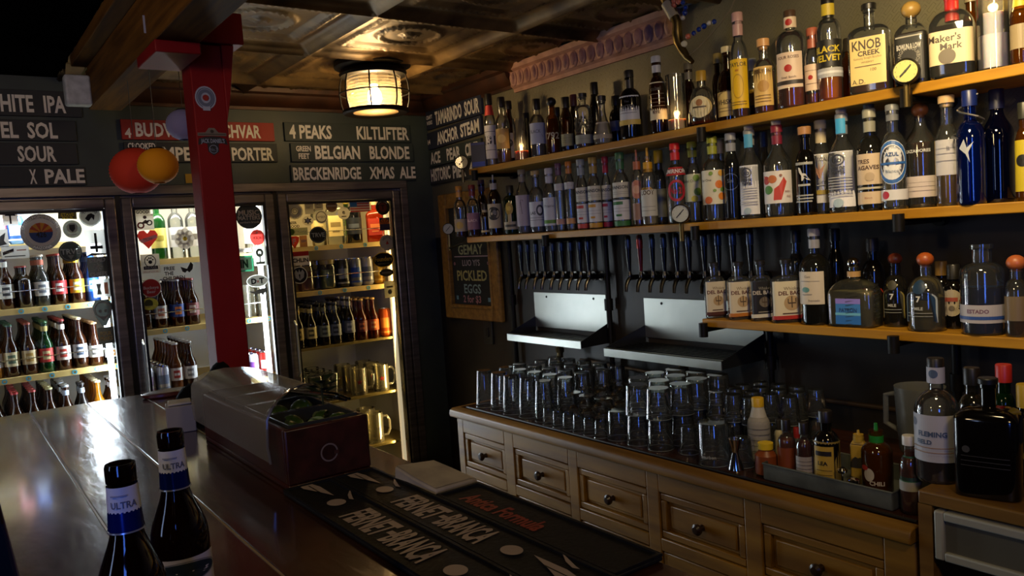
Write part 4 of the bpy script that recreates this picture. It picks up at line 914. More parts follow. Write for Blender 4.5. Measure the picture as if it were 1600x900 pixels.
    for z0, z1, wf, base, els in lab:
        z0 *= h; z1 *= h; zc = (z0+z1)/2
        if z0 > h*s1*.97 or (ct != 'none' and z0 > h*s1): rr0 = nr*1.24; neck = True
        else: neck = False; rr0 = None
        wl = 2*R*wf if not neck else 2*nr*wf
        def mp(u, v, d, zc=zc, neck=neck, rr0=rr0):
            z = zc+v; r = (rr0 if neck else rad(z))+d+.0004
            if cs and not neck:
                q = (u/R) % tot; i = min(int(q/tot*240), 239)
                while i < 239 and tab[i+1][0] < q: i += 1
                while i > 0 and tab[i][0] > q: i -= 1
                f = (q-tab[i][0])/max(1e-6, tab[i+1][0]-tab[i][0]); c = tab[i][1].lerp(tab[i+1][1], f)
                return Vector((c.x*r, c.y*r, z))
            a = u/(rr0 if neck else R); return Vector((r*sin(a), -r*cos(a), z))
        m, cl_ = decal(mp, wl, z1-z0, base, els, .00045); m.build('paper_label', cl_, t, smooth=False)
    if deco: deco(t, h, R, nr)
    return t
def B(sh, px, w, top, row, kind, gl, liq, lvl, cap, label, lab=(), **k): return bottle(px, w, top, row, kind, gl, liq, lvl, cap, lab, label, sh, **k)
def L(z0, z1, w, col, *els): return (z0, z1, w, ('rect', col) if col else None, list(els))
C, GY, DK = G_CLEAR, G_GREY, G_DARK
k_, wt, cr_ = '15130f', 'dcd9d0', 'ddcfa8'
def lines(col, *ys): return [('r', col, -.7, y, .7, y+.035) for y in ys]
# candles in glass
def candle(px, w, top, wax_top, row, label, wax='e8d8b8', lit=True, sh='up', power=.18):
    Z = ZSH[sh]; X = {0: XF+.045, 1: XF+.12}[row]; y = y_on(px, X, Z); P = (X, y, Z); tt = proj(P)[2]; r = w/2*tt/FPX; h = top_for(P, top); hw = top_for(P, wax_top); TAKEN.setdefault(round(Z, 2), []).append((X, y, r))
    t = thing('glass_candle', label, 'candle', P)
    MB().lathe([(0, 0), (r, 0), (r, h), (r-.002, h), (r-.003, .004), (0, .004)], 24).build('glass', G_CLEAR, t)
    wm = paint(wax, .5); b = wm.node_tree.nodes['Principled BSDF']; b.inputs['Subsurface Weight'].default_value = .6; b.inputs['Subsurface Radius'].default_value = (.03, .015, .006); b.inputs['Subsurface Scale'].default_value = .5
    MB().lathe([(0, .005), (r*.93, .005), (r*.93, hw), (r*.8, hw-.003), (0, hw-.005)], 24).build('wax', wm, t)
    MB().cyl((0, 0, hw-.006), (.001, 0, hw+.006), .001, 6).build('wick', BLACK, t)
    MB().lathe([(0, hw+.004), (.004, hw+.009), (.0045, hw+.013), (.002, hw+.02), (0, hw+.027)], 10).build('flame', glow('flame', (1, .6, .2), 70), t)
    light('candle_light', 'POINT', (X, y, Z+hw+.03), (1, .55, .2), power, .012)
candle(1059, 30, 117, 187, 0, 'lit votive candle in a tall clear glass on the topmost shelf', 'd8b890')
candle(816, 23, 186, 236, 0, 'lit candle in a pink tinted glass among the far bottles of the topmost shelf', 'd88a60', power=.10)
candle(1554, 46, -14, 22, 0, 'big white pillar candle in clear glass at the near end of the topmost shelf', 'd8d4dc', power=.3)

# ---------------------------------------------------------------- topmost shelf, far end to near end
p = (XF+.06, yy(752, 'up')); 
t = thing('gift_carton', 'small navy box with a tan side at the far end of the topmost shelf', 'box', (XF+.06, y_on(752, XF+.06, 1.94), 1.94), RD(-50))
MB().box((-.036, -.036, 0), (.036, .036, .125)).build('carton', [paint('101a40', .35)], t, bevel=.001)
m, c = decal(flat_map((0, -.0361, .0625), (1, 0, 0), (0, 0, 1), (0, -1, 0)), .07, .124, None, [('r', '2a4ab0', -.9, -.85, .9, -.5), ('r', '1c2c70', -.95, .8, .95, .97)]); m.build('print', c, t, smooth=False)
m, c = decal(flat_map((-.0361, 0, .07), (0, -1, 0), (0, 0, 1), (-1, 0, 0)), .06, .09, ('rect', '9a7a4a'), [('d', '5a4020', 0, 0, .5)]); m.build('side_panel', c, t, smooth=False)
B('up', 770, 18, 147, 0, 'tall', C, 'b0a898', .3, ('cyl', '14120f', .05), 'tall clear bottle with a narrow white label and black text beside the navy box', [L(.10, .56, 1.5, wt, ('t', '131', k_, 0, .1, .5, 1.4, .03), *lines('6a6a66', -.5, .6)), L(.70, .84, 2.4, 'c23a30')])
B('up', 789, 22, 152, 0, 'std', C, '8a5a24', .2, ('cyl', '14120f', .045), 'clear bottle with a black cap and a drop of amber, far end of topmost shelf', [L(.22, .52, 1.2, 'a88a50', ('d', 'c8b070', 0, 0, .5))])
B('up', 800, 20, 158, 1, 'tall', G_BROWN, None, 0, ('cyl', '12100d', .04), 'dark bottle with a pale skull label beside the pink candle glass', [L(.12, .5, 1.3, 'bdbab0', ('d', '3a3a3a', 0, .2, .5), ('d', 'bdbab0', -.18, .25, .12), ('d', 'bdbab0', .18, .25, .12))])
B('up', 826, 18, 177, 1, 'std', DK, None, 0, ('cyl', '14120f', .04), 'short black capped bottle behind the pink candle glass')
B('up', 843, 24, 155, 0, 'std', C, '6a6a70', .3, ('cyl', '12100e', .045), 'clear bottle with a pale blue torn edged label', [L(.22, .58, 1.5, 'a9b2c6', ('t', 'BLACK', '5a6274', -.1, .2, .3, 1.0, .02), ('p', '5a6274', [(-.2, -.3), (.5, -.1), (.6, -.4)]))])
B('up', 866, 21, 152, 0, 'squat', G_AMBER, '6a2408', .62, ('ball', '100e0c', .04), 'round shouldered amber bottle with pale numerals printed on the glass', [L(.22, .42, 1.4, None, ('t', '1792', 'b8a890', 0, 0, 1.1, 1.8, .02))])
B('up', 874, 16, 168, 1, 'std', DK, None, 0, ('cyl', '201812', .04), 'dark bottle behind the amber one with printed numerals')
B('up', 888, 19, 152, 0, 'tall', G_BROWN, None, 0, ('cyl', '16130f', .045), 'dark brown bottle with a low olive label', [L(.10, .32, 1.5, '8a8a6a', *lines('4a4a38', .3, -.1, -.4))])
B('up', 901, 16, 148, 1, 'tall', G_BROWN, None, 0, ('cyl', '4a1a20', .05), 'dark bottle with a maroon capsule behind the faceted bottle')
def facets(t, h, R, nr):
    mb = MB()
    for j in range(5):
        for i in range(12):
            a = 2*pi*(i+.5*(j % 2))/12; z = h*(.28+.065*j)
            M = Matrix.Translation((cos(a)*R*.99, sin(a)*R*.99, z)) @ Matrix.Rotation(a, 4, 'Z') @ Matrix.Diagonal((.004, .008, .010, 1))
            mb.lathe([(0, -1), (1, 0), (0, 1)], 4, 0, None, M)
    mb.build('cut_facets', G_CLEAR, t, smooth=False)
B('up', 914, 27, 146, 0, 'high', C, '5a3a24', .3, ('cork', '141210', .04), 'broad cut glass bottle with diamond facets on the topmost shelf', [L(.08, .24, 1.6, '8a8f86', *lines('5a5f58', .1))], deco=facets)
B('up', 943, 29, 150, 0, 'cone', C, 'a8a49c', .28, ('cork', '1a1712', .05), 'cone shaped clear bottle with a grey wrap label', [L(.12, .46, 1.7, '9a948a', ('r', '8a8478', -.9, -.9, .9, -.5))])
B('up', 934, 18, 129, 1, 'tall', DK, None, 0, ('cyl', '12100d', .05), 'tall black bottle behind the cone shaped one')
B('up', 966, 22, 150, 1, 'std', DK, None, 0, ('cyl', '16130f', .04), 'black bottle with a grey label left of the large black one', [L(.3, .5, 1.3, '6a6a72')])
B('up', 988, 34, 110, 0, 'std', DK, None, 0, ('cap2', '262320', .07), 'large black bottle with a white and gold label beside the votive candle', [L(.2, .62, 1.25, 'b8bcc6', ('t', 'The', '4a4a50', 0, .6, .16, .8), ('t', 'FOSTER', '4a4a50', 0, .25, .22, 1.5, .02), *lines('7a7a80', 0, -.2), ('r', 'b8a050', -1, -1, 1, -.65))], turn=20)
B('up', 1031, 26, 88, 0, 'std', G_BROWN, '4a1c08', .4, ('cap2', 'b0b2b8', .06), 'bourbon bottle with a grey capsule and tall cream label left of the votive candle', [L(.18, .66, 1.5, 'cfc3a4', ('t', 'cabal', '3a3026', 0, .65, .2, 1.3, .04), *lines('6a5a44', .35, .1, -.1, -.3), ('t', 'RYE', '4a3a2a', 0, -.6, .15, 1, .03))])
B('up', 1080, 20, 99, 1, 'std', G_BROWN, None, 0, ('cap2', '6a6456', .06), 'dim bottle behind the votive candle')
def ribs(t, h, R, nr):
    mb = MB()
    for i in range(26):
        a = 2*pi*i/26
        mb.tube([(cos(a)*R*k, sin(a)*R*k, z*h) for k, z in ((.78, .04), (.98, .2), (1.0, .3), (.95, .42), (.8, .55))], .0016, 5)
    mb.build('glass_ribs', G_CLEAR, t)
B('up', 1099, 40, 111, 0, 'ball', C, '54200e', .36, ('cyl', 'a8842a', .035), 'round ribbed bottle with a gold cap and oval gold rimmed label', [(.14, .52, 1.05, ('oval', 'c8b070'), [('d', 'd8cba0', 0, 0, .8), ('d', '9a6a40', 0, .4, .25), ('r', '4a3a28', -.5, -.1, .5, .05)])], deco=ribs)
B('up', 1126, 20, 84, 1, 'std', G_BROWN, None, 0, ('cyl', '9a8648', .035), 'bottle with a dull gold cap behind the oval labelled one')
B('up', 1141, 34, 73, .5, 'squat', G_BROWN, '3a1606', .6, ('cork', 'd8c690', .05), 'dark round whiskey bottle with a cream label on the topmost shelf', [L(.08, .40, 1.25, 'd6bc74', ('t', 'WHISKEY', '3a2a18', 0, .15, .38, 1.7, .02), ('a', 'STRAIGHT BOURBON', '5a4428', .9, .16, 90, 1), *lines('6a5430', -.35, -.6))])
B('up', 1159, 27, 20, 0, 'std', C, '6a2a08', .14, ('cap2', 'c49a90', .075), 'tall clear bottle with a bright yellow label and pink strip seal', [L(.09, .555, 1.25, 'e0b414', ('t', 'TAYLOR', '4a3a10', 0, .78, .16, 1.7, .02), ('r', 'b87a20', -.2, .5, .1, .58), ('o', 'b89018', 0, -.1, .5, .5, .9), *lines('8a6a18', -.75, -.85))])
B('up', 1179, 20, 92, 1, 'std', C, '7a3008', .35, ('cyl', 'a8a8a0', .04), 'clear bottle with a low yellow label behind the bright yellow one', [L(.25, .5, 1.4, 'c89c1e')])
B('up', 1197, 33, 61, 0, 'std', C, '8a3208', .56, ('cork', 'd8a060', .06), 'amber bottle with a light cork and sandy label next to the bright yellow one', [L(.10, .62, 1.05, 'd8b060', ('t', 'COLTON', '6a4a1c', 0, .75, .15, 1.6, .02), ('d', 'b88a40', .1, 0, .5), *lines('7a5a28', -.5, -.65, -.8))], extra=None)
B('up', 1240, 46, 17, 0, 'high', C, '8a3006', .32, ('cyl', '4a3424', .035), 'broad bottle with a big red rose label and brown cap', [L(.2, .56, .95, 'd8bfa4', ('t', 'FOUR ROSES', '5a3a30', 0, .72, .16, 1.5, .02), ('d', 'a8261c', 0, .1, .26), ('t', 'Small Batch', '5a3a30', 0, -.4, .12, 1.2), ('r', '2e2622', -1, -.8, 1, -.58)), L(.82, .93, 2.0, 'd8c0a0', ('d', 'a8261c', 0, 0, .35))])
B('up', 1273, 25, 44, 0, 'std', C, '8a3208', .14, ('cap2', 'a85a40', .06), 'slim bottle with a small red rose label and copper cap', [L(.18, .52, 1.3, 'dcbfa0', ('d', 'a8261c', -.1, 0, .22), *lines('7a5a48', .5, -.5))])
B('up', 1299, 36, -4, 0, 'high', C, 'c06a10', .3, ('cap2', '14120f', .07), 'bottle with a black label lettered in gold above a silver band', [L(.32, .58, 1.5, '14120e', ('t', 'BLACK', 'c8b028', 0, .3, .45, 1.6, .03), ('t', 'VELVET', 'c8b028', 0, -.35, .45, 1.6, .03)), L(.22, .31, 2.4, 'a8a8a8', ('r', 'd0d0d0', -1, -.2, 1, .3)), L(.82, .93, 1.8, 'b8a028')])
B('up', 1362, 66, 6, 0, 'flask', C, '4a1806', .22, ('cork', '12100d', .04), 'wide flat bottle with a cream label reading KNOB CREEK', [L(.10, .62, .84, 'dcc07a', ('t', 'KNOB', '4a4034', -.05, .68, .40, 1.6, .02), ('t', 'CREEK', '4a4034', .08, .32, .2, 1.5, .03), ('t', 'Kentucky Straight Bourbon', '6a5a40', 0, .12, .10, 1.5), ('t', 'WHISKEY', '6a5a40', .0, -.06, .08, .8), *lines('6a5a40', -.24), ('t', '100', '6a5a40', .3, -.4, .12, .5), ('t', 'A.D.', '4a4034', -.5, -.85, .2, .7))], sq=1, ay=.55, turn=14)
B('up', 1330, 26, 60, 1, 'std', G_AMBER, '9a4a10', .5, ('cyl', '2a241c', .04), 'amber bottle half hidden left of the wide flat cream labelled one')
B('up', 1399, 24, 70, 1, 'std', G_AMBER, 'a83a08', .4, ('cyl', '1a1610', .04), 'orange amber bottle half hidden right of the wide flat cream labelled one')
B('up', 1427, 52, 2, 0, 'jug', C, '2a1208', .62, ('ball', '9a7a3a', .045), 'squarish jug bottle with a black label behind the yellowed gauge', [L(.06, .60, .86, '15130f', ('r', '9a968a', -.9, .86, .9, .92), ('t', 'BOWLIN & LOW', 'b8b4a8', 0, .45, .22, 1.6, .03), ('a', 'STRAIGHT BOURBON', '8a867a', .62, .13, 90, 1), *lines('8a867a', -.4, -.55, -.7))], sq=1, ay=.8)
B('up', 1490, 66, -22, 0, 'jug', C, '1e0e06', .56, ('cap2', 'a81c14', .09), 'square shouldered bottle dipped in red wax with a cream label', [L(.14, .50, 1.25, 'ccb890', ('t', "Maker's", '3a3024', -.2, .55, .4, 1.2, .02), ('t', 'Mark', '3a3024', .05, .05, .38, .8, .02), ('d', '5a5040', -.1, -.55, .3))], sq=1, ay=.9, turn=8)
B('up', 1520, 26, -20, 1, 'std', G_AMBER, '6a3a10', .6, ('cyl', '8a8060', .04), 'amber bottle behind the red waxed one')
B('up', 1597, 30, -25, 0, 'tall', G_AMBER, '5a2a08', .6, ('cyl', 'b8a828', .06), 'amber bottle with yellow strip seal at the near end of the topmost shelf', [L(.2, .5, 1.2, '8a7a5a'), L(.72, .9, 1.5, 'b8a428')])
# ---------------------------------------------------------------- middle shelf, far end to near end
B('mid', 722, 20, 291, 0, 'std', C, '5a2010', .18, ('cap2', 'b8863a', .055), 'clear bottle with a gold capsule at the far end of the middle shelf', [L(.12, .36, 1.4, 'b4ab98', ('d', 'c8b060', 0, 0, .4))])
B('mid', 742, 20, 289, 0, 'std', C, '4a1410', .2, ('cap2', '6e1c26', .055), 'clear bottle with a dark red capsule and mauve label', [L(.14, .46, 1.4, '8a6a86', ('t', 'BLACK', 'd8c8d0', 0, .1, .3, 1.4, .02))])
B('mid', 757, 16, 280, 1, 'std', G_BROWN, None, 0, ('cap2', '3a2a50', .06), 'dark bottle with a purple capsule behind the mauve labelled one')
B('mid', 760, 15, 318, 0, 'std', G_BROWN, None, 0, ('cyl', '2a2420', .03), 'short dark bottle with a ragged cream label', [L(.12, .8, 1.3, 'bdb088', ('t', 'OLD', '6a5a3a', 0, .3, .2, 1.2))])
B('mid', 776, 22, 267, 0, 'std', G_BROWN, None, 0, ('pour', '9a9a9a', .07), 'dark bottle with a chrome pourer and a black disc on its cream label', [L(.12, .52, 1.5, 'b8ad92', ('d', '15130f', 0, .2, .62), ('d', '6a6a68', .1, .3, .2))])
B('mid', 801, 24, 290, 0, 'high', G_GREEN, None, 0, ('cyl', '1a1814', .035), 'dark green bottle with a gold medal and thin ribbon', [(.40, .66, .5, ('oval', 'b89a3a'), [('d', 'd8bc50', 0, 0, .6)]), L(.10, .26, 1.5, 'a8a088', ('r', '3a3830', -.5, -.3, .5, .3)), L(.14, .42, .25, 'b8a878')])
B('mid', 821, 23, 262, 0, 'tall', C, '8a8690', .2, ('cap2', '7a7468', .055), 'tall bottle with a lilac grey label and tan capsule', [L(.12, .60, 1.6, 'a89fac', ('p', '6a6272', [(-.4, -.6), (-.1, .7), (.1, .7), (.4, -.6), (.0, -.2)]))])
B('mid', 842, 24, 267, 0, 'std', C, '7a828a', .3, ('cork', 'a08858', .045), 'clear bottle with a white label and a black swirl drawing', [L(.10, .50, 1.6, 'c2c6d0', ('t', 'LAS', '3a3e48', -.25, .1, .22, .7, .03), ('o', '3a3e48', .35, .3, .3, .45, .6), *lines('6a6e78', -.3, -.5))])
B('mid', 863, 22, 263, 0, 'tall', C, '8a9098', .22, ('cap2', 'b0b4c4', .065), 'bottle with a white label and green foot band', [L(.10, .54, 1.6, 'c0c6d2', ('r', '5a8a34', -1, -.85, 1, -.6), ('t', 'Prairie', '5a6270', 0, .4, .2, 1.3))])
B('mid', 878, 15, 247, 0, 'slim', C, None, 0, ('cap2', '5a3a5c', .05), 'slim clear bottle with a plum capsule beside the row of four white labels', [L(.60, .70, 1.7, 'b4b6bc', *lines('8a6a6a', 0)), L(.10, .18, 1.5, 'b08a80')])
B('mid', 894, 15, 245, 0, 'slim', C, None, 0, ('cap2', 'b06a2a', .05), 'slim clear bottle with an orange capsule beside the row of four white labels', [L(.60, .70, 1.7, 'b4b6bc', *lines('8a6a6a', 0)), L(.10, .18, 1.5, 'c09060')])
for px, w, top, nk, band, lb in ((913, 19, 238, '7a8694', 'b0403a', 'red band and grey neck'), (932, 20, 229, '8a7440', 'b88a30', 'gold band'), (951, 15, 221, '9a2038', 'a01c40', 'crimson band'), (974, 26, 214, '2e5a40', '2e6a34', 'green band and green neck')):
    B('mid', px, w, top, 0 if px != 951 else .5, 'std', C, '6a7078', .1, ('cap2', nk, .065), f'tall bottle among four matching white labels, with a {lb}', [L(.10, .38, 1.7, 'c2c4ca', ('r', band, -.9, .45, .2, .75), ('r', '26303e', -1, .9, 1, 1), *lines('8a8e98', .1, -.2), ('r', band, -.3, -.65, .1, -.45)), L(.40, .60, 1.7, 'bdbcb2', ('t', 'HANSON', '2a3440', 0, .35, .42, 1.8, .03), *lines('6a6e74', -.3, -.55)), L(.02, .085, 2.2, band)])
B('mid', 1000, 18, 222, 0, 'std', C, '6a2a20', .3, ('pour', 'a0583a', .075), 'bottle with a copper pourer and reddish round label', [(.36, .6, 1.2, ('oval', 'b0705a'), [('d', 'c89a80', 0, 0, .6)]), L(.08, .3, 1.2, '8a6a5a')])
B('mid', 1017, 25, 221, 0, 'std', C, 'a8a088', .3, ('pour', 'c8951c', .09), 'bottle with a yellow collar, metal spout and cloud shaped yellow badge', [L(.12, .46, 1.4, 'b8b8b0', *lines('7a7a76', -.3, -.6)), (.32, .50, 1.2, ('poly', 'd8a838', [(cos(RD(a))*(1 if i % 2 else .85), sin(RD(a))*(1 if i % 2 else .85)) for i, a in enumerate(range(0, 360, 24))]), [('t', 'LOOT', '4a3418', 0, .15, .6, 1.4, .03)])])
B('mid', 1034, 21, 235, 1, 'std', GY, None, 0, ('cyl', 'c8a01c', .05), 'smoky bottle with a yellow cap behind the cloud badge bottle', [L(.10, .48, 1.3, '8a8a70')])
B('mid', 1060, 30, 224, 0, 'std', C, None, 0, ('cap2', 'c01c24', .06), 'clear vodka bottle with a red cap and red print beside the white gauge', [(.60, .70, 1.5, ('rect', 'b8242a'), [('t', 'SMIRNOFF', 'e0d0d0', 0, 0, 1.0, 1.8, .03)]), (.26, .56, 1.2, None, [('o', 'a82030', 0, 0, .8, .9, .75), ('t', 'No 21', 'a82030', 0, 0, .5, 1.1, .04)])], turn=0)
B('mid', 1087, 23, 204, .5, 'std', C, None, 0, ('cap2', '9a9a2e', .055), 'vodka bottle with a yellow green cap and pale cucumber label', [L(.26, .60, 1.5, 'c4c6a8', ('t', 'Bel One', '4a4a40', -.1, .5, .2, 1.4), ('d', '7a9a3a', .4, .7, .3), ('d', '6a8a30', .5, -.3, .35), ('d', 'b8b02c', .2, -.8, .28))])
B('mid', 1118, 35, 195, 0, 'std', C, None, 0, ('cap2', '9a9c30', .06), 'vodka bottle with a yellow green cap and orange peach blossom label', [L(.20, .60, 1.35, 'd2cdb6', ('t', 'Bel One', '4a4a40', -.45, .42, .14, .8), ('d', 'd8752a', .4, .15, .26), ('d', 'd8802e', .55, -.55, .24), ('d', 'd8a040', .55, .8, .2), ('d', '7a9a3a', -.1, .8, .13), ('d', '6a8a30', .6, -.15, .15), ('d', 'c8683a', -.3, -.75, .24), ('d', '7a9a3a', .1, -.2, .1))], turn=4)
B('mid', 1131, 18, 216, 1, 'std', GY, None, 0, ('cyl', 'b8a888', .05), 'bottle with a cream cap behind the peach blossom label')
B('mid', 1147, 25, 187, 0, 'tall', GY, '1c2438', .7, ('cap2', '8a8c92', .06), 'slender smoky bottle with a grey capsule and engraved ring', [(.32, .56, 1.2, None, [('o', '5a6478', 0, 0, .9, .8, .94), ('t', 'Sin', '6a7488', 0, .1, .35, 1.0)])])
ELE = lambda c: [('o', c, -.12, .70, .46, .2, .82), ('t', 'KO', c, -.12, .68, .13, .5, .02), ('t', 'GEN DE', c, -.12, .40, .11, .9, .04), ('t', 'TINTES', c, -.12, .25, .11, .9, .04)]+[('r', 'a8a8aa', -.85, y, .75, y+.03) for y in (.05, -.05, -.15, -.25, -.35, -.5, -.6)]+[('d', 'a0b4c0', -.1, -.85, .3)]
B('mid', 1176, 35, 191, 0, 'wine', C, None, 0, ('cap2', '8a8c88', .05), 'mezcal bottle with tall white label and pale blue neck strip beside the fruit label', [L(.05, .60, .95, 'd0d0d2', *ELE('3a3c44')), L(.08, .6, .01, 'd0d0d2'), L(.80, .95, 1.0, '4a9ac0')], extra='d0b890')
B('mid', 1199, 17, 198, 1, 'tall', GY, None, 0, ('cyl', '6a6a66', .05), 'smoky bottle behind the red fruit label')
B('mid', 1219, 43, 185, 0, 'wine', C, None, 0, ('cap2', '7a2034', .06), 'clear bottle with a burgundy capsule and colourful fruit label', [L(.15, .50, 1.3, 'd4cec8', ('d', 'a82c20', -.55, .45, .26, .26), ('d', 'b8683a', -.15, .5, .25, .25), ('d', '4a7a30', -.4, -.15, .27, .27), ('p', 'b83a2c', [(-.1, -.8), (.3, -.8), (.6, .3), (.45, .6), (.2, .1), (-.05, -.1)]), ('p', 'a83224', [(-.7, .75), (-.6, .5), (-.4, .6)]), ('d', '8a5a48', .3, .7, .08, .08), ('t', 'RED', '8a3a30', .62, -.3, .12, .3), ('t', 'FIG', '8a3a30', .68, -.6, .12, .3))], extra='d8b890')
DOG = [('p', 'c8c6c0', [(-.5, .55), (-.3, .5), (-.1, .15), (.2, .1), (.35, -.1), (.6, -.35), (.3, -.3), (.1, -.15), (-.1, -.35), (-.2, -.35), (-.2, .0), (-.4, .2)])]
B('mid', 1262, 30, 198, 0, 'std', DK, None, 0, ('cork', 'a87848', .06), 'black bottle printed with a white dog figure', [(.05, .62, 1.2, None, [('r', '9a9a94', -.8, .82, .8, .92)]+[('p', 'c8c6c0', [(x*.9, y*.6+.4) for x, y in e[2]]) for e in DOG]+[('r', 'a8a8a2', -.5, -.02, .5, .06), ('r', '9a9a94', -.8, -.42, .7, -.36), ('r', '9a9a94', -.7, -.54, .7, -.48), ('r', '9a9a94', -.8, -.66, .6, -.6)])])
B('mid', 1287, 30, 155, .5, 'wine', C, None, 0, ('cap2', 'c8b890', .07), 'mezcal bottle with cream neck strip and a gold banded white label', [L(.12, .64, 1.5, 'cfccc8', ('t', 'MEZCAL', '6a6670', 0, .78, .14, 1.5, .01), ('p', 'a87a60', [(-.05, .0), (-.4, .6), (-.05, .35), (0, .65), (.05, .35), (.4, .6), (.05, 0)]), ('t', 'EL JOLGORIO', '7a7670', 0, -.15, .1, 1.3), *lines('a0a0a0', -.3), ('r', 'a08a3a', -1, -.66, 1, -.48))])
B('mid', 1320, 44, 162, 0, 'wine', C, None, 0, ('cap2', '7a7e84', .06), 'mezcal bottle with tall white label and bright blue neck strip beside agave lettering', [L(.06, .62, 1.05, 'd2d2d6', *ELE('34363e')), L(.80, .95, 1.0, '3a9acc')], extra='c8b090')
B('mid', 1363, 39, 147, 0, 'std', G_GREY, '6a5a40', .22, ('cap2', '8a8878', .065), 'bottle with a beige label lettered TRES AGAVES', [L(.26, .56, 1.4, 'c0ab8e', ('t', 'TRES', '4a3428', -.25, .5, .26, .8, .03), ('t', 'AGAVES', '4a3428', .0, .1, .26, 1.3, .03), ('d', 'a89478', .1, -.5, .25)), L(.07, .19, 1.5, 'bfa98a', ('t', 'Blanco', '8a4a3a', 0, 0, .3, .8)), (.215, .235, 2.4, ('rect', 'b0a890'), [])], extra='3a342c')
B('mid', 1399, 38, 141, 0, 'std', C, None, 0, ('cap2', '6a6c6e', .045), 'clear tequila bottle with a white label framed by a blue oval', [(.24, .66, 1.25, ('oval', 'c8cace'), [('o', '2a5a9a', 0, 0, .97, .97, .80), ('o', 'c8cace', 0, 0, .8, .8, .93), ('t', 'AZUL', '2a4a7a', 0, .35, .16, .8, .03), ('r', '2a5a9a', -.8, -.1, .8, .0), ('t', 'Blanco', '5a6a80', 0, -.4, .14, .8)]), L(.09, .19, 1.45, 'c2c2c6', ('d', 'a02838', -.4, 0, .22))], turn=8)
B('mid', 1442, 48, 124, 0, 'tall', C, '3a1606', .62, ('ball', '9a5a2a', .04), 'tall tequila bottle with dark amber drink, a pale low label and a round wooden stopper', [L(.10, .30, 1.5, 'b8aca6', *lines('8a8078', .4, .0, -.4)), L(.52, .56, 1.3, None, ('t', 'CAZADORES', 'b8b4b0', 0, 0, 1.4, 1.7, .03))])
B('mid', 1483, 34, 124, 0, 'std', C, 'a8862a', .3, ('cork', 'b89868', .05), 'bottle with a pale grey label and straw coloured drink beside the cobalt bottle', [L(.28, .6, 1.4, 'a8a6aa', ('r', 'c8a020', -1, -1, -.75, 1), *lines('8a888c', .5, .2, -.2), ('t', 'B', '5a5a64', .2, .5, .2, .3))])
def chain(t, h, R, nr):
    MB().tube([(cos(a)*r, sin(a)*r-.004, z) for a, r, z in [(i*.7, nr*1.3+.0015*i, h*(.96-.025*i)) for i in range(16)]], .0025, 6).build('silver_cord', paint('a8a8a8', .3, .9), t)
B('mid', 1519, 42, 103, 0, 'std', G_BLUE, None, 0, ('cyl', '0e1e58', .04), 'cobalt blue bottle with a silver cord around its neck', [(.34, .60, .9, None, [('p', 'a0a4ac', [(-.6, .2), (-.2, .8), (0, .2), (.5, .6), (.1, -.1), (.2, -.8), (-.1, -.2)])])], deco=chain)
B('mid', 1561, 46, 110, 0, 'tall', G_NAVY, None, 0, ('cyl', '0c1030', .05), 'tall midnight blue bottle at the near end of the middle shelf')
B('mid', 1603, 26, 160, 0, 'std', G_AMBER, None, 0, ('cyl', '2a2a20', .04), 'bottle with a large yellow label cut off at the near end of the middle shelf', [L(.1, .62, 1.8, 'b8a41c', ('d', k_, 0, .2, .4))])
# ---------------------------------------------------------------- lowest shelf
DEL = lambda b, t1, t2, foot: [L(.06, .66, 1.2, b, ('t', 'Whiskey', t2, .15, .62, .17, 1.0), ('t', 'DEL BAC', t1, 0, .38, .2, 1.6, .03), ('d', 'b0946a' if b != '14120f' else '6a6050', .1, -.15, .42), ('r', '4a3a28', .07, -.4, .13, .2), ('r', '4a3a28', -.12, -.15, -.07, .08), ('r', '4a3a28', .27, -.1, .32, .1), ('r', '4a3a28', -.1, -.18, .3, -.12), ('r', t2, -.4, -.72, .4, -.66), ('r', foot, -1, -1, 1, -.8))]
for px, w, top, b, foot, lv, lb in ((1119, 33, 410, 'cabfa4', '4a2416', .22, 'first'), (1157, 37, 409, 'cdc2a6', 'b06a1c', .2, 'second'), (1191, 34, 407, '14120f', 'c8c4b4', .3, 'third'), (1231, 50, 405, 'd2c8a8', 'a82a1c', .3, 'last')):
    B('low', px, w, top, 0, 'flask', C, '5a1c0c', lv, ('cork', '1a1816', .035), {'first': 'flat whiskey flask with cactus label and dark foot, nearest the drip tray', 'second': 'flat whiskey flask with cactus label and orange foot band', 'third': 'flat whiskey flask with a black cactus label', 'last': 'flat whiskey flask with cactus label and red foot band'}[lb], DEL(b, '5a2e20' if b != '14120f' else 'b8b0a0', '5a4430' if b != '14120f' else '8a8474', foot), sq=1, ay=.55, turn=-20, nr=.013)
B('low', 1277, 47, 357, 0, 'std', GY, '1a1a18', .4, ('cap2', '8a8a90', .06), 'smoky tequila bottle with a cream square label and teal agave', [L(.22, .56, .95, 'c8bca6', ('t', 'Casa', '6a6258', -.1, .7, .13, .6), *lines('8a8478', .4), ('d', '5a8a82', -.25, -.1, .28, .16), ('r', '8a8478', -.5, -.4, .2, -.36), ('t', 'Reposado', '6a6258', .3, -.75, .12, .7))], turn=24)
B('low', 1248, 24, 360, 1, 'std', GY, None, 0, ('cyl', '1a1a1a', .04), 'dim bottle behind the red footed whiskey flask')
B('low', 1309, 24, 357, 1, 'tall', DK, None, 0, ('cyl', '14130f', .04), 'thin black necked bottle behind the ribbed round one')
B('low', 1367, 34, 372, 1, 'std', DK, None, 0, ('cyl', '2a2824', .04), 'black bottle with small red lettering behind the ribbed round one', [L(.32, .42, 1.4, None, ('t', 'ESPOLON', 'b03420', 0, 0, 1.2, 1.7, .03))])
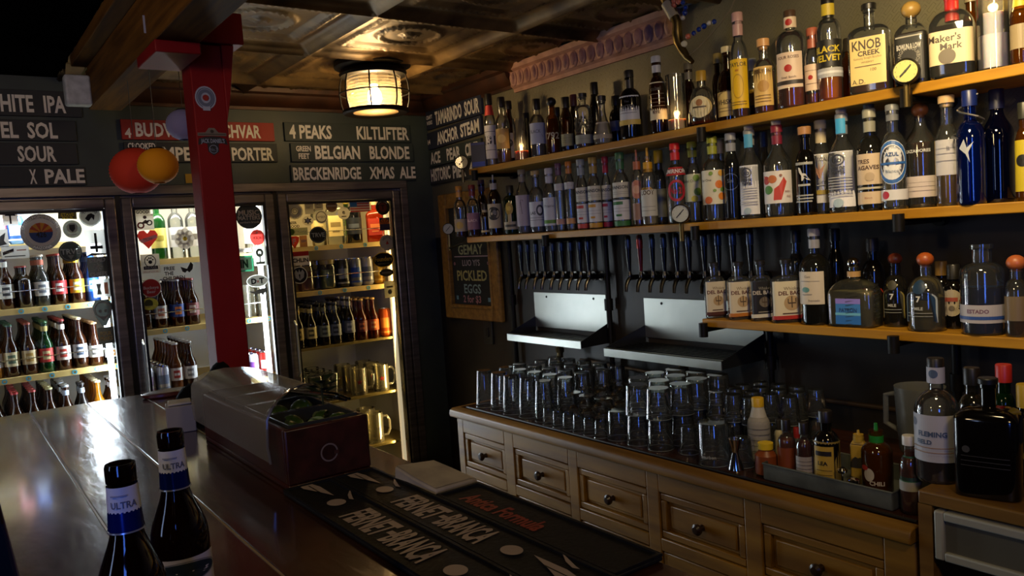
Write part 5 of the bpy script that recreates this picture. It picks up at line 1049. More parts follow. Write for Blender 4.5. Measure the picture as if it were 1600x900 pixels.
def swirl(t, h, R, nr):
    mb = MB()
    for k in range(9):
        z = h*(.12+.055*k)
        rr = R*(1 if z < h*.46 else sqrt(max(.05, 1-((z/h-.46)/.24)**2.2)))*1.005
        mb.tube([(sin(a)*rr, -cos(a)*rr*.62, z+.012*(a-1.2)) for a in [-.1+i*.1 for i in range(22)]], .0022, 5)
    mb.build('glass_ribs', G_CLEAR, t)
B('low', 1337, 80, 402, 0, 'squat', C, '9a9468', .52, ('ball', CHROME, .035), 'squat ribbed tequila bottle with an iridescent blue label and silver ball stopper', [L(.05, .42, .52, '3a78b8', ('r', '8a7ac8', -1, .6, 1, 1), ('t', 'PATRON', '1c3a6a', 0, .1, .3, 1.4, .02), ('r', '2a6ab0', -1, -1, 1, -.4), ('r', '6ab0c8', -1, -.3, 1, -.1)), L(.72, .80, 3, 'b08a50')], sq=1, ay=.62, turn=26, deco=swirl)
def sevenlab(c, rim): return [(.12, .52, 1.0, ('poly', rim, [(-1, -1), (1, -1), (1, .45)]+[(cos(RD(a)), .45+.55*sin(RD(a))) for a in range(15, 180, 15)]+[(-1, .45)]), [('p', c, [(-.88, -.92), (.88, -.92), (.88, .45)]+[(.88*cos(RD(a)), .45+.48*sin(RD(a))) for a in range(15, 180, 15)]+[(-.88, .45)]), ('t', '7', 'c8c8bc', 0, .5, .36, .5, .03), ('t', 'MILE', 'a8a898', 0, -.1, .18, 1.2, .03), *lines('9a9a8a', -.4, -.6)]), (.545, .60, .5, ('oval', rim), [('d', c, 0, 0, .8)])]
B('low', 1402, 37, 395, .5, 'squat', G_GREY, '4a3a14', .5, ('ball', '6a2c16', .035), 'smoky round shouldered bottle with an arched gold label and brown stopper', sevenlab('3a382a', '8a7c40'), turn=20)
B('low', 1449, 54, 394, 0, 'squat', C, '8a7c4a', .4, ('ball', '9a4a1c', .04), 'round shouldered bottle with an arched blue label and orange stopper', sevenlab('12304a', '9aa4a8')+[(.16, .36, .8, None, [])][:0], turn=24)
B('low', 1473, 26, 408, 1, 'std', DK, None, 0, ('cyl', '8a6a30', .04), 'dark bottle with a tan cap behind the arched blue label')
B('low', 1492, 28, 413, .5, 'std', DK, None, 0, ('cyl', '1a1814', .04), 'dark bottle with a round cream label on the lowest shelf', [(.2, .62, 1.2, ('oval', 'a89c84'), [('r', '9a4a38', -.5, .1, .5, .4), ('d', '6a6050', 0, -.4, .25)])])
B('low', 1537, 62, 381, 0, 'high', C, '1c3a6a', .52, ('none', k_, .02), 'large wide clear bottle with a white band over a blue stripe', [L(.14, .34, 1.6, 'a8a4a6', ('t', 'ESTADO', '6a4a5a', 0, .3, .4, 1.6, .04), ('r', '2a4a8a', -1, -.6, 1, -.25))], nr=.024)
B('low', 1590, 34, 398, 0, 'squat', C, '6a3a14', .4, ('ball', 'a85a30', .04), 'ornate bottle with a copper stopper at the near end of the lowest shelf', [L(.2, .5, 1.0, '6a5a40')])
# ================================================================ beer taps, drip trays, chalkboard
TAPG = 'beer taps in a row on the wall'
def tap(px, label, handle='0e0d0c', tip='3c4454'):
    p = at_x(px, 430, 2.27); t = thing('beer_tap', label, 'tap', (2.27, p.y, 1.405), 0, TAPG)
    MB().lathe([(0, .028), (.007, .028), (.008, .05), (.0105, .08), (.0125, .15), (.0125, .165), (.009, .172), (0, .174)], 12).build('handle', paint(handle, .22), t)
    MB().lathe([(.0128, .118), (.0131, .12), (.0131, .152), (.0128, .154)], 12).build('highlight_band', paint(tip, .2, .4), t)  # band colour stands for the lit highlight on the handle
    mb = MB().lathe([(0, .0), (.009, .0), (.010, .012), (.007, .02), (.0065, .03), (0, .032)], 12)
    mb.tube([(.0, 0, .0), (-.012, 0, -.012), (-.022, 0, -.03), (-.026, 0, -.055)], [.009, .0085, .0075, .007], 10)
    mb.cyl((0, 0, 0), (.088, 0, 0), .0105, 12); mb.cyl((.07, 0, 0), (.089, 0, 0), .021, 14)
    mb.build('faucet', paint('4c4a46', .25, 1), t)
NUM = ['first', 'second', 'third', 'fourth', 'fifth', 'sixth', 'seventh', 'eighth', 'ninth', 'tenth']
for i, px in enumerate((816, 827, 840, 852, 866, 880, 894, 908, 921)):
    tap(px, f'slim black beer tap above the first drip tray, {NUM[i]} from the chalkboard')
for i, px in enumerate((984, 1002, 1021, 1039, 1059, 1078, 1102, 1124, 1147, 1174)):
    tap(px, 'beer tap with a dark red block handle above the second drip tray' if i == 1 else f'slim black beer tap above the second drip tray, {NUM[i]} from its left end', '5a1210' if i == 1 else '0e0d0c', 'a83028' if i == 1 else '3c4454')
def drip(ya, yb, zt, zb, xf, label):
    t = thing('drip_tray', label, 'drip tray', (W, (ya+yb)/2, zb)); a, b = (ya-yb)/2, -(ya-yb)/2; d = W-xf
    mb = MB().box((-.006, b, .0), (-.001, a, zt-zb)); mb.build('backsplash', STEEL, t, bevel=.001)
    mb = MB().box((-d, b, -.04), (-.007, a, -.035)).box((-d-.003, b, -.045), (-d, a, -.012)).box((-d-.003, b, -.014), (-d+.012, a, -.012))
    mb.build('tray', STEEL, t, smooth=False)
    for y in (a, b):
        MB().prism([(-d, -.042), (-.007, -.042), (-.007, .05), (-d, -.014)], 1, y-.0015, y+.0015).build('side_plate', paint('3a3c40', .35, .8), t, smooth=False)
    mb = MB()
    for k in range(9): x = -.02-(d-.04)*k/8; mb.box((x-.004, b+.004, -.022), (x+.004, a-.004, -.018))
    for y in (b+.02, 0, a-.02): mb.box((-d+.014, y-.004, -.026), (-.012, y+.004, -.022))
    mb.build('grate', paint('26282a', .4, .8), t, smooth=False)
    for k, y in enumerate((b+.1, a-.1)):
        MB().disc((-.0065, y, (zt-zb)-.02), (-1, 0, 0), [(0, 0), (.006, 0), (.005, .002), (0, .002)], 10).build('screw', IRON, t)
    mb = MB().cyl((-d*.45, .0, -.12), (-d*.45, 0, -.04), .014, 12).cyl((-d*.45, 0, -.095), (-d*.45, 0, -.07), .019, 8)
    mb.build('drain_pipe', paint('6a5a3a', .35, .9), t)
drip(3.09, 2.553, 1.322, 1.153, 2.18, 'steel drip tray with backsplash nearer the chalkboard')
drip(2.343, 1.758, 1.314, 1.150, 2.12, 'steel drip tray with backsplash beside the lowest shelf')
# water pipe low along the wall
t = thing('water_line', 'thin dark pipe running low along the wall behind the glasses', 'pipe', (W-.02, 0, 0))
MB().tube([(0, 2.75, 1.02), (0, 2.3, 1.005), (0, 1.9, .99), (0, 1.2, 1.0)], .008, 8).build('tube', paint('5a4a38', .5, .5), t)
# chalkboard
M_FRAME = surf('pine_frame', '7a5a26', '9c7636', 4, (.45, .6), 0, .2, (1, 10, 10))
ya, yb, z0, z1 = 3.90, 3.345, 1.16, 1.86
t = thing('chalkboard', 'small wood framed chalkboard advertising pickled eggs', 'chalkboard', (W, (ya+yb)/2, z0)); hw = (ya-yb)/2; H = z1-z0; fw = .082
mb = MB().box((-.03, -hw, 0), (-.002, -hw+fw, H)).box((-.03, hw-fw, 0), (-.002, hw, H)).box((-.03, -hw+fw, 0), (-.002, hw-fw, fw)).box((-.03, -hw+fw, H-fw), (-.002, hw-fw, H))
fr = mb.build('frame', M_FRAME, t, bevel=.008)
mb = MB(); i = fw-.018
for a, b in (((-.036, -hw+i, i), (-.02, -hw+fw, H-i)), ((-.036, hw-fw, i), (-.02, hw-i, H-i)), ((-.036, -hw+fw, i), (-.02, hw-fw, fw)), ((-.036, -hw+fw, H-fw), (-.02, hw-fw, H-i))): mb.box(a, b)
mb.build('frame_lip', M_FRAME, t, bevel=.004)
MB().box((-.012, -hw+fw, fw), (-.008, hw-fw, H-fw)).build('slate', surf('slate', '15191c', '22282b', 7, (.6, .8)), t, smooth=False)
bw, bh = 2*(hw-fw), H-2*fw
m, c = decal(flat_map((-.0125, 0, H/2), (0, -1, 0), (0, 0, 1), (-1, 0, 0)), bw, bh, None,
   [('t', 'GEMAY', 'a8b088', 0, .13, .19, 1.6, .02), ('r', 'b09aa8', -.85, -.02, .85, .0), ('t', "LUO YI'S", 'b4a8b0', 0, -.14, .12, 1.3, .01), ('t', 'o', 'b07a90', -.85, -.14, .08, .1, .05), ('t', 'o', 'b07a90', .85, -.14, .08, .1, .05),
    ('t', 'PICKLED', 'b8b070', 0, -.40, .20, 1.6, .02), ('t', 'EGGS', '8aa8a8', 0, -.67, .18, 1.4, .02), ('t', '2 for $3', 'b07a80', -.05, -.88, .14, 1.2, .02), ('r', '6a9ab0', -.85, -.9, -.75, -.82), ('r', '6a9ab0', .75, -.92, .88, -.84)], .0004)
m.build('chalk_lettering', c, t, smooth=False)
p = at_x(765, 520, W)
t = thing('wall_switch', 'dark switch plate on the wall below the chalkboard', 'switch', (W, p.y, p.z-.06))
MB().box((-.012, -.04, 0), (-.001, .04, .13)).build('plate', paint('2a2c2a', .4), t, bevel=.003); MB().box((-.018, -.012, .04), (-.0125, .012, .09)).build('toggle', BLACK, t, bevel=.002)
# curved brass spout hung with blue beads near the ceiling
px0 = 2.2
P_ = lambda x, y: at_x(x, y, 2.14)
t = thing('beaded_spout', 'curved brass pipe wound with blue glass beads by the terracotta cornice', 'ornament')
MB().tube([P_(x, y) for x, y in ((1036, -6), (1044, 8), (1052, 22), (1058, 36), (1058, 52), (1060, 66), (1066, 78), (1074, 90), (1082, 97))], [.015, .015, .016, .016, .018, .017, .015, .012, .008], 12).build('spout', surf('aged_brass', '6a5a34', 'a08a58', 20, (.25, .4), 1), t)
MB().tube([P_(x, y) for x, y in ((1041, 6), (1047, 16), (1054, 28))], .019, 12).build('collar', paint('b0a890', .4, .3), t)
MB().disc(P_(1069, 69), (-1, -.4, 0), [(0, 0), (.012, .002), (.009, .008), (0, .010)], 14).build('knob', paint('b8b49c', .35), t)
BD = glass('bead', (.1, .25, .9), .3, 2.0, .05, '1c48c0', .6)
def beads(path, n0):
    pts = []
    for (a, b), (c, d) in zip(path, path[1:]):
        k = max(1, int(math.hypot(c-a, d-b)/6.5))
        pts += [(a+(c-a)*i/k, b+(d-b)*i/k) for i in range(k)]
    for i, q in enumerate(pts):
        M = Matrix.Translation(P_(*q)); r = .0085+.0015*(i % 3 == 0)
        m = BD if i % 4 else paint('a8a49a' if i % 8 else 'b0604a', .3)
        MB().lathe([(0, -r)]+[(r*sin(pi*q/6), -r*cos(pi*q/6)) for q in range(1, 6)]+[(0, r)], 10, 0, None, M).build('bead', m, t)
beads(((1053, 2), (1057, -6)), 0); beads(((1053, 8), (1056, 2)), 0); beads(((1060, 3), (1067, 4), (1071, 12), (1070, 20), (1067, 28), (1065, 34)), 0)
beads(((1075, 57), (1084, 52), (1092, 46), (1100, 41), (1108, 36), (1116, 34), (1123, 37)), 0)
MB().tube([P_(x, y) for x, y in ((1072, 91), (1090, 76), (1110, 55), (1130, 31), (1142, 14), (1150, -6))], .0022, 6).build('wire', paint('8a8068', .4, .6), t)
# ================================================================ back counter
XC = 1.70
M_PINE = surf('aged_pine', '6a480c', '90681a', 2.2, (.4, .55), 0, .2, (10, 1, 10))
M_DTOP = surf('dark_stained_top', '24120a', '3a1e10', 3, (.14, .3), 0, .1, (10, 1, 10))
YA, YBk = 2.86, .90
t = thing('counter_top', 'long dark stained worktop with a pale pine edge below the taps', 'worktop', (0, 0, .865))
MB().box((XC+.035, YBk, .006), (W-.001, YA-.02, .035)).build('slab', M_DTOP, t)
mb = MB().prism([(XC-.012, .012), (XC-.008, 0), (XC+.036, 0), (XC+.036, .036), (XC+.004, .036), (XC-.008, .028)], 1, YBk, YA); mb.box((XC+.03, YA-.022, 0), (W-.001, YA, .036)); mb.build('edge_moulding', M_PINE, t, bevel=.003)
MB().tube([(XC+.042, YA-.06, .039), (XC+.042, YBk+.01, .039)], .0045, 8).build('liner_strip', paint('17130f', .3), t)
t = thing('back_cabinet', 'long pine cabinet with a row of drawers over doors', 'cabinet', (0, 0, 0))
FX = XC+.018
zt, zd0, zd1 = .864, .842, .66
stile_px = [(713, 725), (789, 803), (889, 903), (1011, 1030), (1164, 1190), (1382, 1412)]
sy = [(y_on(a, FX, .76), y_on(b, FX, .76)) for a, b in stile_px]
sy[0] = (YA-.012, sy[0][1]); sy[-1] = (sy[-1][0], YBk+.002)
mb = MB().box((FX+.03, YBk+.004, .06), (W-.004, YA-.014, .86)); mb.box((FX+.06, YBk+.01, 0), (W-.01, YA-.02, .06))
mb.build('carcass', paint('2a1a0c', .6), t, smooth=False)
mb = MB()
for a, b in sy: mb.box((FX, b, .06), (FX+.03, a, zt))
for (a, b), (c, d) in zip(sy, sy[1:]):
    mb.box((FX, c, .80), (FX+.03, b, zt)); mb.box((FX, c, .615), (FX+.03, b, .655)); mb.box((FX, c, .06), (FX+.03, b, .11))
mb.build('face_frame', M_PINE, t, bevel=.003)
KNOB = paint('2a1a10', .3)
def panel(name, ya, yb, z0, z1, knob):
    g = .003; ya -= g; yb += g; z0 += g; z1 -= g; f = .022 if name == 'drawer' else .05; x = FX+.004
    mb = MB().box((x, yb, z0), (x+.02, ya, z0+f)).box((x, yb, z1-f), (x+.02, ya, z1)).box((x, yb, z0+f), (x+.02, yb+f, z1-f)).box((x, ya-f, z0+f), (x+.02, ya, z1-f))
    mb.box((x+.012, yb+f, z0+f), (x+.02, ya-f, z1-f))
    i = .012; mb.box((x+.005, yb+f+i, z0+f+i), (x+.012, ya-f-i, z1-f-i))
    o = mb.build(name, M_PINE, t, bevel=.004)
    ky, kz = ((ya+yb)/2, (z0+z1)/2) if name == 'drawer' else (yb+.03, z1-.12)
    MB().disc((x+.006, ky, kz), (-1, 0, 0), [(0, 0), (.010, 0), (.007, .012), (.016, .02), (.017, .028), (.010, .034), (0, .035)], 16).build('knob', KNOB, o)
for (a, b), (c, d) in zip(sy, sy[1:]):
    panel('drawer', b, c, .655, .80, 1); panel('door', b, c, .11, .615, 0)
# ---------------------------------------------------------------- glassware on the worktop
ZW = .901
def put(proto, used, x, y, rz, label, group, z=ZW):
    if not used: proto.location = (x, y, z); proto.rotation_euler = (0, 0, rz); proto['label'] = label; proto['group'] = group; used.append(1); return proto
    used.append(1); return copy_thing(proto, (x, y, z), rz, label, group)
LPRINT = paint('2a4a8a', .4)
pint = tumbler('', .152, .0435, .030, inverted=True); u = []
xs = (1.815, 1.912, 2.009, 2.106, 2.203)
for j, x in enumerate(xs):
    for i in range(5):
        y = 2.765-.1*i-(.02 if j % 2 else 0)
        put(pint, u, x+random.uniform(-.006, .006), y, random.uniform(0, 6), f'upturned pint glass by the cooler, {FIRST[j]} row from edge, {FIRST[i]} from cooler', 'upturned pint glasses near the cooler')
def goblet(label, h=.12):
    t = thing('stem_glass', label, 'glass')
    MB().lathe([(.033, 0), (.037, h*.2), (.034, h*.42), (.018, h*.56), (.0045, h*.62), (.004, h*.9), (.012, h*.95), (.03, h*.99), (.03, h), (0, h)], 16).build('body', G_THIN, t)
    MB().tube([(cos(2*pi*i/20)*.033, sin(2*pi*i/20)*.033, .0015) for i in range(20)], .0015, 6, close=True).build('rim', glass('rim'), t); return t
gob = goblet(''); u = []
for j in range(6):
    for i in range(3):
        x = 1.845+.079*j; y = 2.225-.08*i+(.03 if j % 2 else 0)
        if x > 2.26: continue
        put(gob, u, x, y, 0, f'upturned stemmed glass, {FIRST[j]} row from edge, {FIRST[i]} from the pint glasses', 'upturned stemmed glasses')
shot = tumbler('', .062, .025, .019, name='shot_glass', inverted=True); u = []
for i in range(6):
    put(shot, u, 1.785, 2.30-.057*i, 0, f'upturned shot glass by the worktop edge, {FIRST[i]} from the pints', 'upturned shot glasses by the edge')
rock = tumbler('', .098, .043, .036, name='rocks_glass', inverted=True); u = []
for j, x in enumerate((1.815, 1.907, 1.999, 2.091)):
    for i in range(3):
        y = 1.955-.094*i-(.012 if j % 2 else 0)
        for k in range(2 if (j, i) != (0, 0) else 1):
            put(rock, u, x, y, .3*k, f'{"upper" if k else "lower"} stacked rocks glass, {FIRST[j]} row from edge, {FIRST[i]} from stemmed glasses', 'stacked rocks glasses', ZW+.0985*k)
flute = tumbler('', .085, .031, .024, name='small_tumbler', inverted=True); u = []
for j in range(6):
    for i in range(4):
        x = 1.835+.068*j; y = 1.665-.068*i-(.02 if j % 2 else 0)
        if (x-1.802)**2+(y-y_on(1117, 1.802, ZW))**2 < .0066 or (x-1.93)**2+(y-y_on(1188, 1.9, ZW))**2 < .0045: continue
        for k in range(2 if j > 1 else 1):
            put(flute, u, x, y, 0, f'{"upper" if k else "lower"} small tumbler, {FIRST[j]} row from edge, {FIRST[i]} from rocks glasses', 'tiered small tumblers', ZW+.0855*k)
x = 1.802; y = y_on(1117, x, ZW)
o = tumbler('upturned stout mixing glass with etched lettering between the small tumblers and the jigger', .125, .046, .044, name='mixing_glass', inverted=True); o.location = (x, y, ZW)
m, c = decal(lambda u_, v, d: Vector(((.0462+d)*sin(u_/.0462), -(.0462+d)*cos(u_/.0462), .03+v)), .05, .012, None, [('t', 'bourbon', '9a9a94', 0, 0, 1.6, 1.8, .02)]); m.build('print', c, o, smooth=False); o.rotation_euler = (0, 0, math.atan2(-x, y)-.4)
x = 1.80; y = y_on(1150, x, ZW); t = thing('jigger', 'steel double jigger beside the mixing glass', 'jigger', (x, y, ZW))
MB().lathe([(.024, 0), (.010, .046), (.010, .05), (.021, .088), (.0195, .088), (.008, .052), (.0, .05)], 20).build('body', CHROME, t)
# ---------------------------------------------------------------- condiment pan
xa, xb, ya, yb = 1.775, 1.985, 1.345, .985
t = thing('condiment_pan', 'low grey metal pan holding sauce bottles on the worktop', 'tray', (0, 0, .9015))
PAN = surf('dull_zinc', '5c605a', '787c74', 12, (.35, .5), .6, .1); mb = MB()
mb.box((xa, yb, 0), (xb, ya, .003))
for a, b in (((xa-.002, yb, .003), (xa, ya, .044)), ((xb, yb, .003), (xb+.002, ya, .044)), ((xa, yb-.002, .003), (xb, yb, .044)), ((xa, ya, .003), (xb, ya+.002, .044))): mb.box(a, b)
mb.build('pan', PAN, t, smooth=False)
mb = MB().tube([(xa-.002, yb-.002, .044), (xb+.002, yb-.002, .044), (xb+.002, ya+.002, .044), (xa-.002, ya+.002, .044)], .003, 6, close=True); mb.build('rolled_rim', PAN, t)
ZP = .906
def PB(px, w, top, X, kind, gl, liq, lvl, cap, label, lab=(), **k): return bottle(px, w, top, 0, kind, gl, liq, lvl, cap, lab, label, 'mid', X=X, Z=k.pop('Z', ZP), group=k.pop('group', 'bottles in the condiment pan'), **k)
PB(1188, 34, 621, 1.90, 'std', paint('8e8a80', .7), None, 0, ('cyl', 'c8a01c', .026), 'bitters bottle wrapped in grey paper with a yellow cap', [L(.06, .64, 2.6, 'a09c90', *lines('5a5850', .6, .3, 0, -.3, -.6)), L(.70, .88, 2.6, 'b0ac9e')], name='bitters_bottle')
o = sauce('squat jar with a yellow lid in the near edge of the condiment pan', '7a3a14', 'd8b81c', .085, .03); o.location = (1.815, y_on(1198, 1.815, ZP), ZP)
PB(1219, 15, 655, 1.955, 'std', paint('a09878', .4), None, 0, ('cyl', '1c1a16', .03), 'slim cream coloured bottle behind the yellow lidded jar', name='sauce_bottle')
PB(1231, 27, 655, 1.835, 'std', C, '8a3a10', .66, ('cyl', '1a1612', .03), 'pepper sauce bottle with an orange brown label', [L(.06, .52, 2.0, '7a3812', ('r', 'a05820', -.9, -.8, -.4, .8))], name='sauce_bottle', nr=.010)
PB(1247, 16, 668, 1.955, 'std', C, 'b0a070', .4, ('cyl', '8a1c18', .03), 'small bottle with a dark red cap behind the pepper sauces', name='sauce_bottle', nr=.009)
PB(1259, 25, 660, 1.81, 'std', C, '6a0e10', .7, ('cyl', '1a1612', .03), 'red pepper sauce bottle with a small print white label', [L(.06, .46, 1.9, '9a928a', *lines('4a4440', .6, .3, .0, -.3, -.6))], name='sauce_bottle', nr=.010)
PB(1294, 40, 641, 1.835, 'std', DK, None, 0, ('cyl', '14100c', .03), 'big dark sauce bottle with a tan paper wrap, middle of the condiment pan', [L(.03, .62, 2.6, '8a7434'), L(.08, .56, .8, 'b09030', ('r', '1a1410', .92, -1, 1, 1), ('r', '1a1410', -.8, .5, .7, .75), ('t', 'LEA', '1a1410', -.1, .1, .2, 1.2, .03), *lines('5a4818', -.3, -.55))], name='sauce_bottle')
t = thing('cocktail_pick_cup', 'small chrome pick stand in the condiment pan', 'pick stand', (1.80, y_on(1317, 1.80, ZP), ZP))
MB().lathe([(0, 0), (.012, 0), (.010, .004), (.003, .007), (.003, .05), (0, .052)], 14).build('post', CHROME, t); MB().lathe([(.003, .05), (.012, .054), (.014, .06), (.008, .066), (0, .067)], 14).build('ball', CHROME, t)
t = thing('salt_shaker', 'low glass salt shaker with a chrome top at the front of the condiment pan', 'shaker', (1.805, y_on(1334, 1.805, ZP), ZP))
MB().lathe([(0, 0), (.02, 0), (.022, .004), (.015, .028), (0, .028)], 14).build('body', G_CLEAR, t); MB().lathe([(.016, .028), (.015, .04), (.008, .045), (0, .046)], 14).build('top', CHROME, t)
PB(1344, 26, 672, 1.90, 'slim', paint('a8882c', .4), None, 0, ('pour', 'b09030', .03), 'yellow squeeze bottle with a dark label panel', [L(.3, .75, 1.0, '2a2414')], name='squeeze_bottle', sq=1, ay=.6)
PB(1372, 46, 661, 1.87, 'std', G_AMBER, '5a2408', .6, ('pour', '1f7a2a', .05), 'orange brown chili squeeze bottle with a bright green nozzle', [L(.08, .46, 1.0, None, ('d', 'b0a890', -.3, .1, .35, .5), ('d', '9a2a1c', -.6, .6, .25, .2), ('t', 'CHILI', 'b8a890', .2, -.5, .3, 1.0, .03))], name='squeeze_bottle')
# ---------------------------------------------------------------- side cabinet at the near end
ZC = .995
t = thing('side_cabinet', 'honey wood cabinet with a white framed glass drop door', 'cabinet', (0, 0, 0)); x0, x1, y0, y1 = 1.70, 2.30, .20, .885
M_OAK = surf('honey_oak', '5e4014', '7c5a20', 3, (.4, .55), 0, .15, (10, 1, 10))
mb = MB().box((x0, y0, ZC-.03), (x1, y1, ZC)); mb.build('top', M_OAK, t, bevel=.004)
mb = MB().box((x0, y1-.03, 0), (x1, y1, ZC-.03)).box((x0, y0, 0), (x1, y0+.03, ZC-.03)).box((x1-.02, y0+.03, 0), (x1, y1-.03, ZC-.03)).box((x0+.02, y0+.03, .3), (x1-.02, y1-.03, .32)); mb.build('carcass', M_OAK, t, smooth=False)
a, b, c, d = y0+.036, y1-.036, ZC-.145, ZC-.036; f = .02
mb = MB().box((x0-.006, a, c), (x0+.02, a+f, d)).box((x0-.006, b-f, c), (x0+.02, b, d)).box((x0-.006, a+f, c), (x0+.02, b-f, c+f)).box((x0-.006, a+f, d-f), (x0+.02, b-f, d)); dr = mb.build('door', paint('9a9a8c', .45), t, 'white framed drop door', bevel=.004)
MB().box((x0+.004, a+f, c+f), (x0+.01, b-f, d-f)).build('panel', paint('5a5a50', .2), dr, smooth=False)
PB(1467, 64, 559, 1.80, 'std', C, '4a1606', .26, ('cyl', '1c1814', .04), 'large whiskey bottle with a white label on the side cabinet', [L(.18, .56, 1.45, 'b4b4b8', ('d', '6a7280', -.6, .65, .14), ('t', 'FLEMING', '4a5a72', .05, .2, .2, 1.5, .04), ('t', 'FIELD', '4a5a72', -.2, -.15, .18, .9, .04), *lines('9a7a5a', -.4, -.6)), L(.80, .93, 2.2, 'a8a8b0', ('d', '4a5a72', 0, .2, .3))], Z=ZC, group='bottles on the side cabinet', turn=18)
PB(1548, 98, 590, 1.775, 'flask', DK, None, 0, ('cork', '14120f', .03), 'big black square bottle with silvery shoulders on the side cabinet', [L(.12, .52, 1.0, None, ('d', '3a3a36', -.55, .5, .12), *lines('2e2c28', .2, .0, -.2))], Z=ZC, group='bottles on the side cabinet', sq=1, ay=.8, turn=10)
PB(1522, 40, 574, 1.93, 'std', G_GREY, None, 0, ('cyl', '14120f', .04), 'dim dark bottle behind the big black square one', Z=ZC, group='bottles on the side cabinet')
PB(1572, 34, 569, 1.93, 'std', G_GREEN, None, 0, ('cyl', 'a82418', .04), 'dark green bottle with a red cap on the side cabinet', Z=ZC, group='bottles on the side cabinet')
PB(1606, 40, 600, 1.86, 'std', GY, '8a7a1c', .5, ('cyl', 'b8982c', .05), 'bottle with gold label at the near end of the side cabinet', [L(.3, .7, 1.6, 'a08a2c')], Z=ZC, group='bottles on the side cabinet')
PB(1424, 30, 680, 1.80, 'std', C, '8a3a14', .8, ('cyl', 'c8c4bc', .022), 'juice bottle with a green label and white cap squeezed beside the side cabinet', [L(.40, .74, 2.4, '1c5a2c'), L(.3, .42, 2.4, '9a968a')], Z=.9015, group='juice bottle', name='juice_bottle', nr=.013)
X = 1.99; y = y_on(1440, X, ZC); P = (X, y, ZC); h = top_for(P, 603)
t = thing('plastic_pitcher', 'cloudy clear plastic pitcher behind the large whiskey bottle', 'pitcher', P)
MB().lathe([(0, 0), (.05, 0), (.052, .006), (.06, h), (.057, h), (.049, .008), (0, .008)], 24).build('body', glass('plastic', (.7, .72, .7), .6, .8, .2, 'b0b0a8', .35), t)
MB().tube([(0, .058, h*.85), (0, .09, h*.8), (0, .092, h*.35), (0, .054, h*.25)], .007, 8).build('handle', glass('plastic'), t)
# ================================================================ the bar
ZB_ = 1.19
M_BAR = surf('varnished_bar', '1e0f06', '381d0b', 2.5, (.16, .30), 0, .4, (6, 1.6, 6), 6, 7, .003)
_b = M_BAR.node_tree.nodes['Principled BSDF']; _b.inputs['Coat Weight'].default_value = .75; _b.inputs['Coat Roughness'].default_value = .09; _b.inputs['Coat IOR'].default_value = 1.45
t = thing('bar_counter', 'long glossy dark wood bar top in front of the cooler', 'bar', (0, 0, 0))
mb = MB(); seams = [.05, .181, .331, .482, .61, .71]
for a, b in zip(seams, seams[1:]): mb.box((a+.0008, -1.2, ZB_-.045), (b-.0008, 2.72, ZB_))
mb.box((.7108, 1.95, ZB_-.045), (.80, 2.72, ZB_)); mb.box((-1.6, 1.74, ZB_-.045), (.0492, 2.72, ZB_))  # left return leg is added to hide the bright cooler below the bar
mb.build('bar_top', M_BAR, t, bevel=.0025)
mb = MB()
for x in seams[1:-1]: mb.box((x-.0016, -1.2, ZB_-.03), (x+.0016, 2.70, ZB_-.0004))
mb.build('seam_filler', paint('7a6a4a', .35), t, smooth=False)
mb = MB().box((.10, -1.1, .0), (.60, 2.62, ZB_-.046)).box((-1.6, 1.84, 0), (.0999, 2.62, ZB_-.046)); mb.build('bar_body', surf('bar_panel', '1a0e08', '2a170c', 3, (.4, .6)), t, smooth=False)  # left block under the return leg is added to keep that gap dark
# condiment caddy
M_MAHO = surf('mahogany', '250a06', '3a130b', 4, (.3, .45), 0, .1, (8, 1, 8))
bx0, bx1, by0, by1, bz = .466, .626, 1.36, 1.90, 1.3
t = thing('garnish_caddy', 'mahogany garnish box with a clear lid on the bar', 'garnish box', (0, 0, ZB_)); H = bz-ZB_
mb = MB().box((bx0, by0, 0), (bx1, by1, .01))
for a, b in (((bx0, by0, .01), (bx1, by0+.012, H)), ((bx0, by1-.012, .01), (bx1, by1, H)), ((bx0, by0+.012, .01), (bx0+.012, by1-.012, H)), ((bx1-.012, by0+.012, .01), (bx1, by1-.012, H))): mb.box(a, b)
mb.build('box', M_MAHO, t, bevel=.003)
mb = MB()
for k in range(4):
    y0, y1 = by0+.016+k*.13, by0+.016+k*.13+.124
    for a, b in (((bx0+.014, y0, H-.06), (bx1-.014, y1, H-.057)), ((bx0+.014, y0, H-.057), (bx0+.017, y1, H+.004)), ((bx1-.017, y0, H-.057), (bx1-.014, y1, H+.004)), ((bx0+.017, y0, H-.057), (bx1-.017, y0+.003, H+.004)), ((bx0+.017, y1-.003, H-.057), (bx1-.017, y1, H+.004))):
        mb.box(a, b)
    mb.build('insert', paint('2c2f2c', .3), t, smooth=False); mb = MB()
m, c = decal(flat_map((.545, by0-.0004, .055), (1, 0, 0), (0, 0, 1), (0, -1, 0)), .034, .034, None, [('o', '6a5a50', 0, 0, 1, 1, .82), ('r', '3a1a10', .5, -.3, 1.05, .1)]); m.build('stamped_ring', c, t, 'pale ring mark on the end of the box', smooth=False)
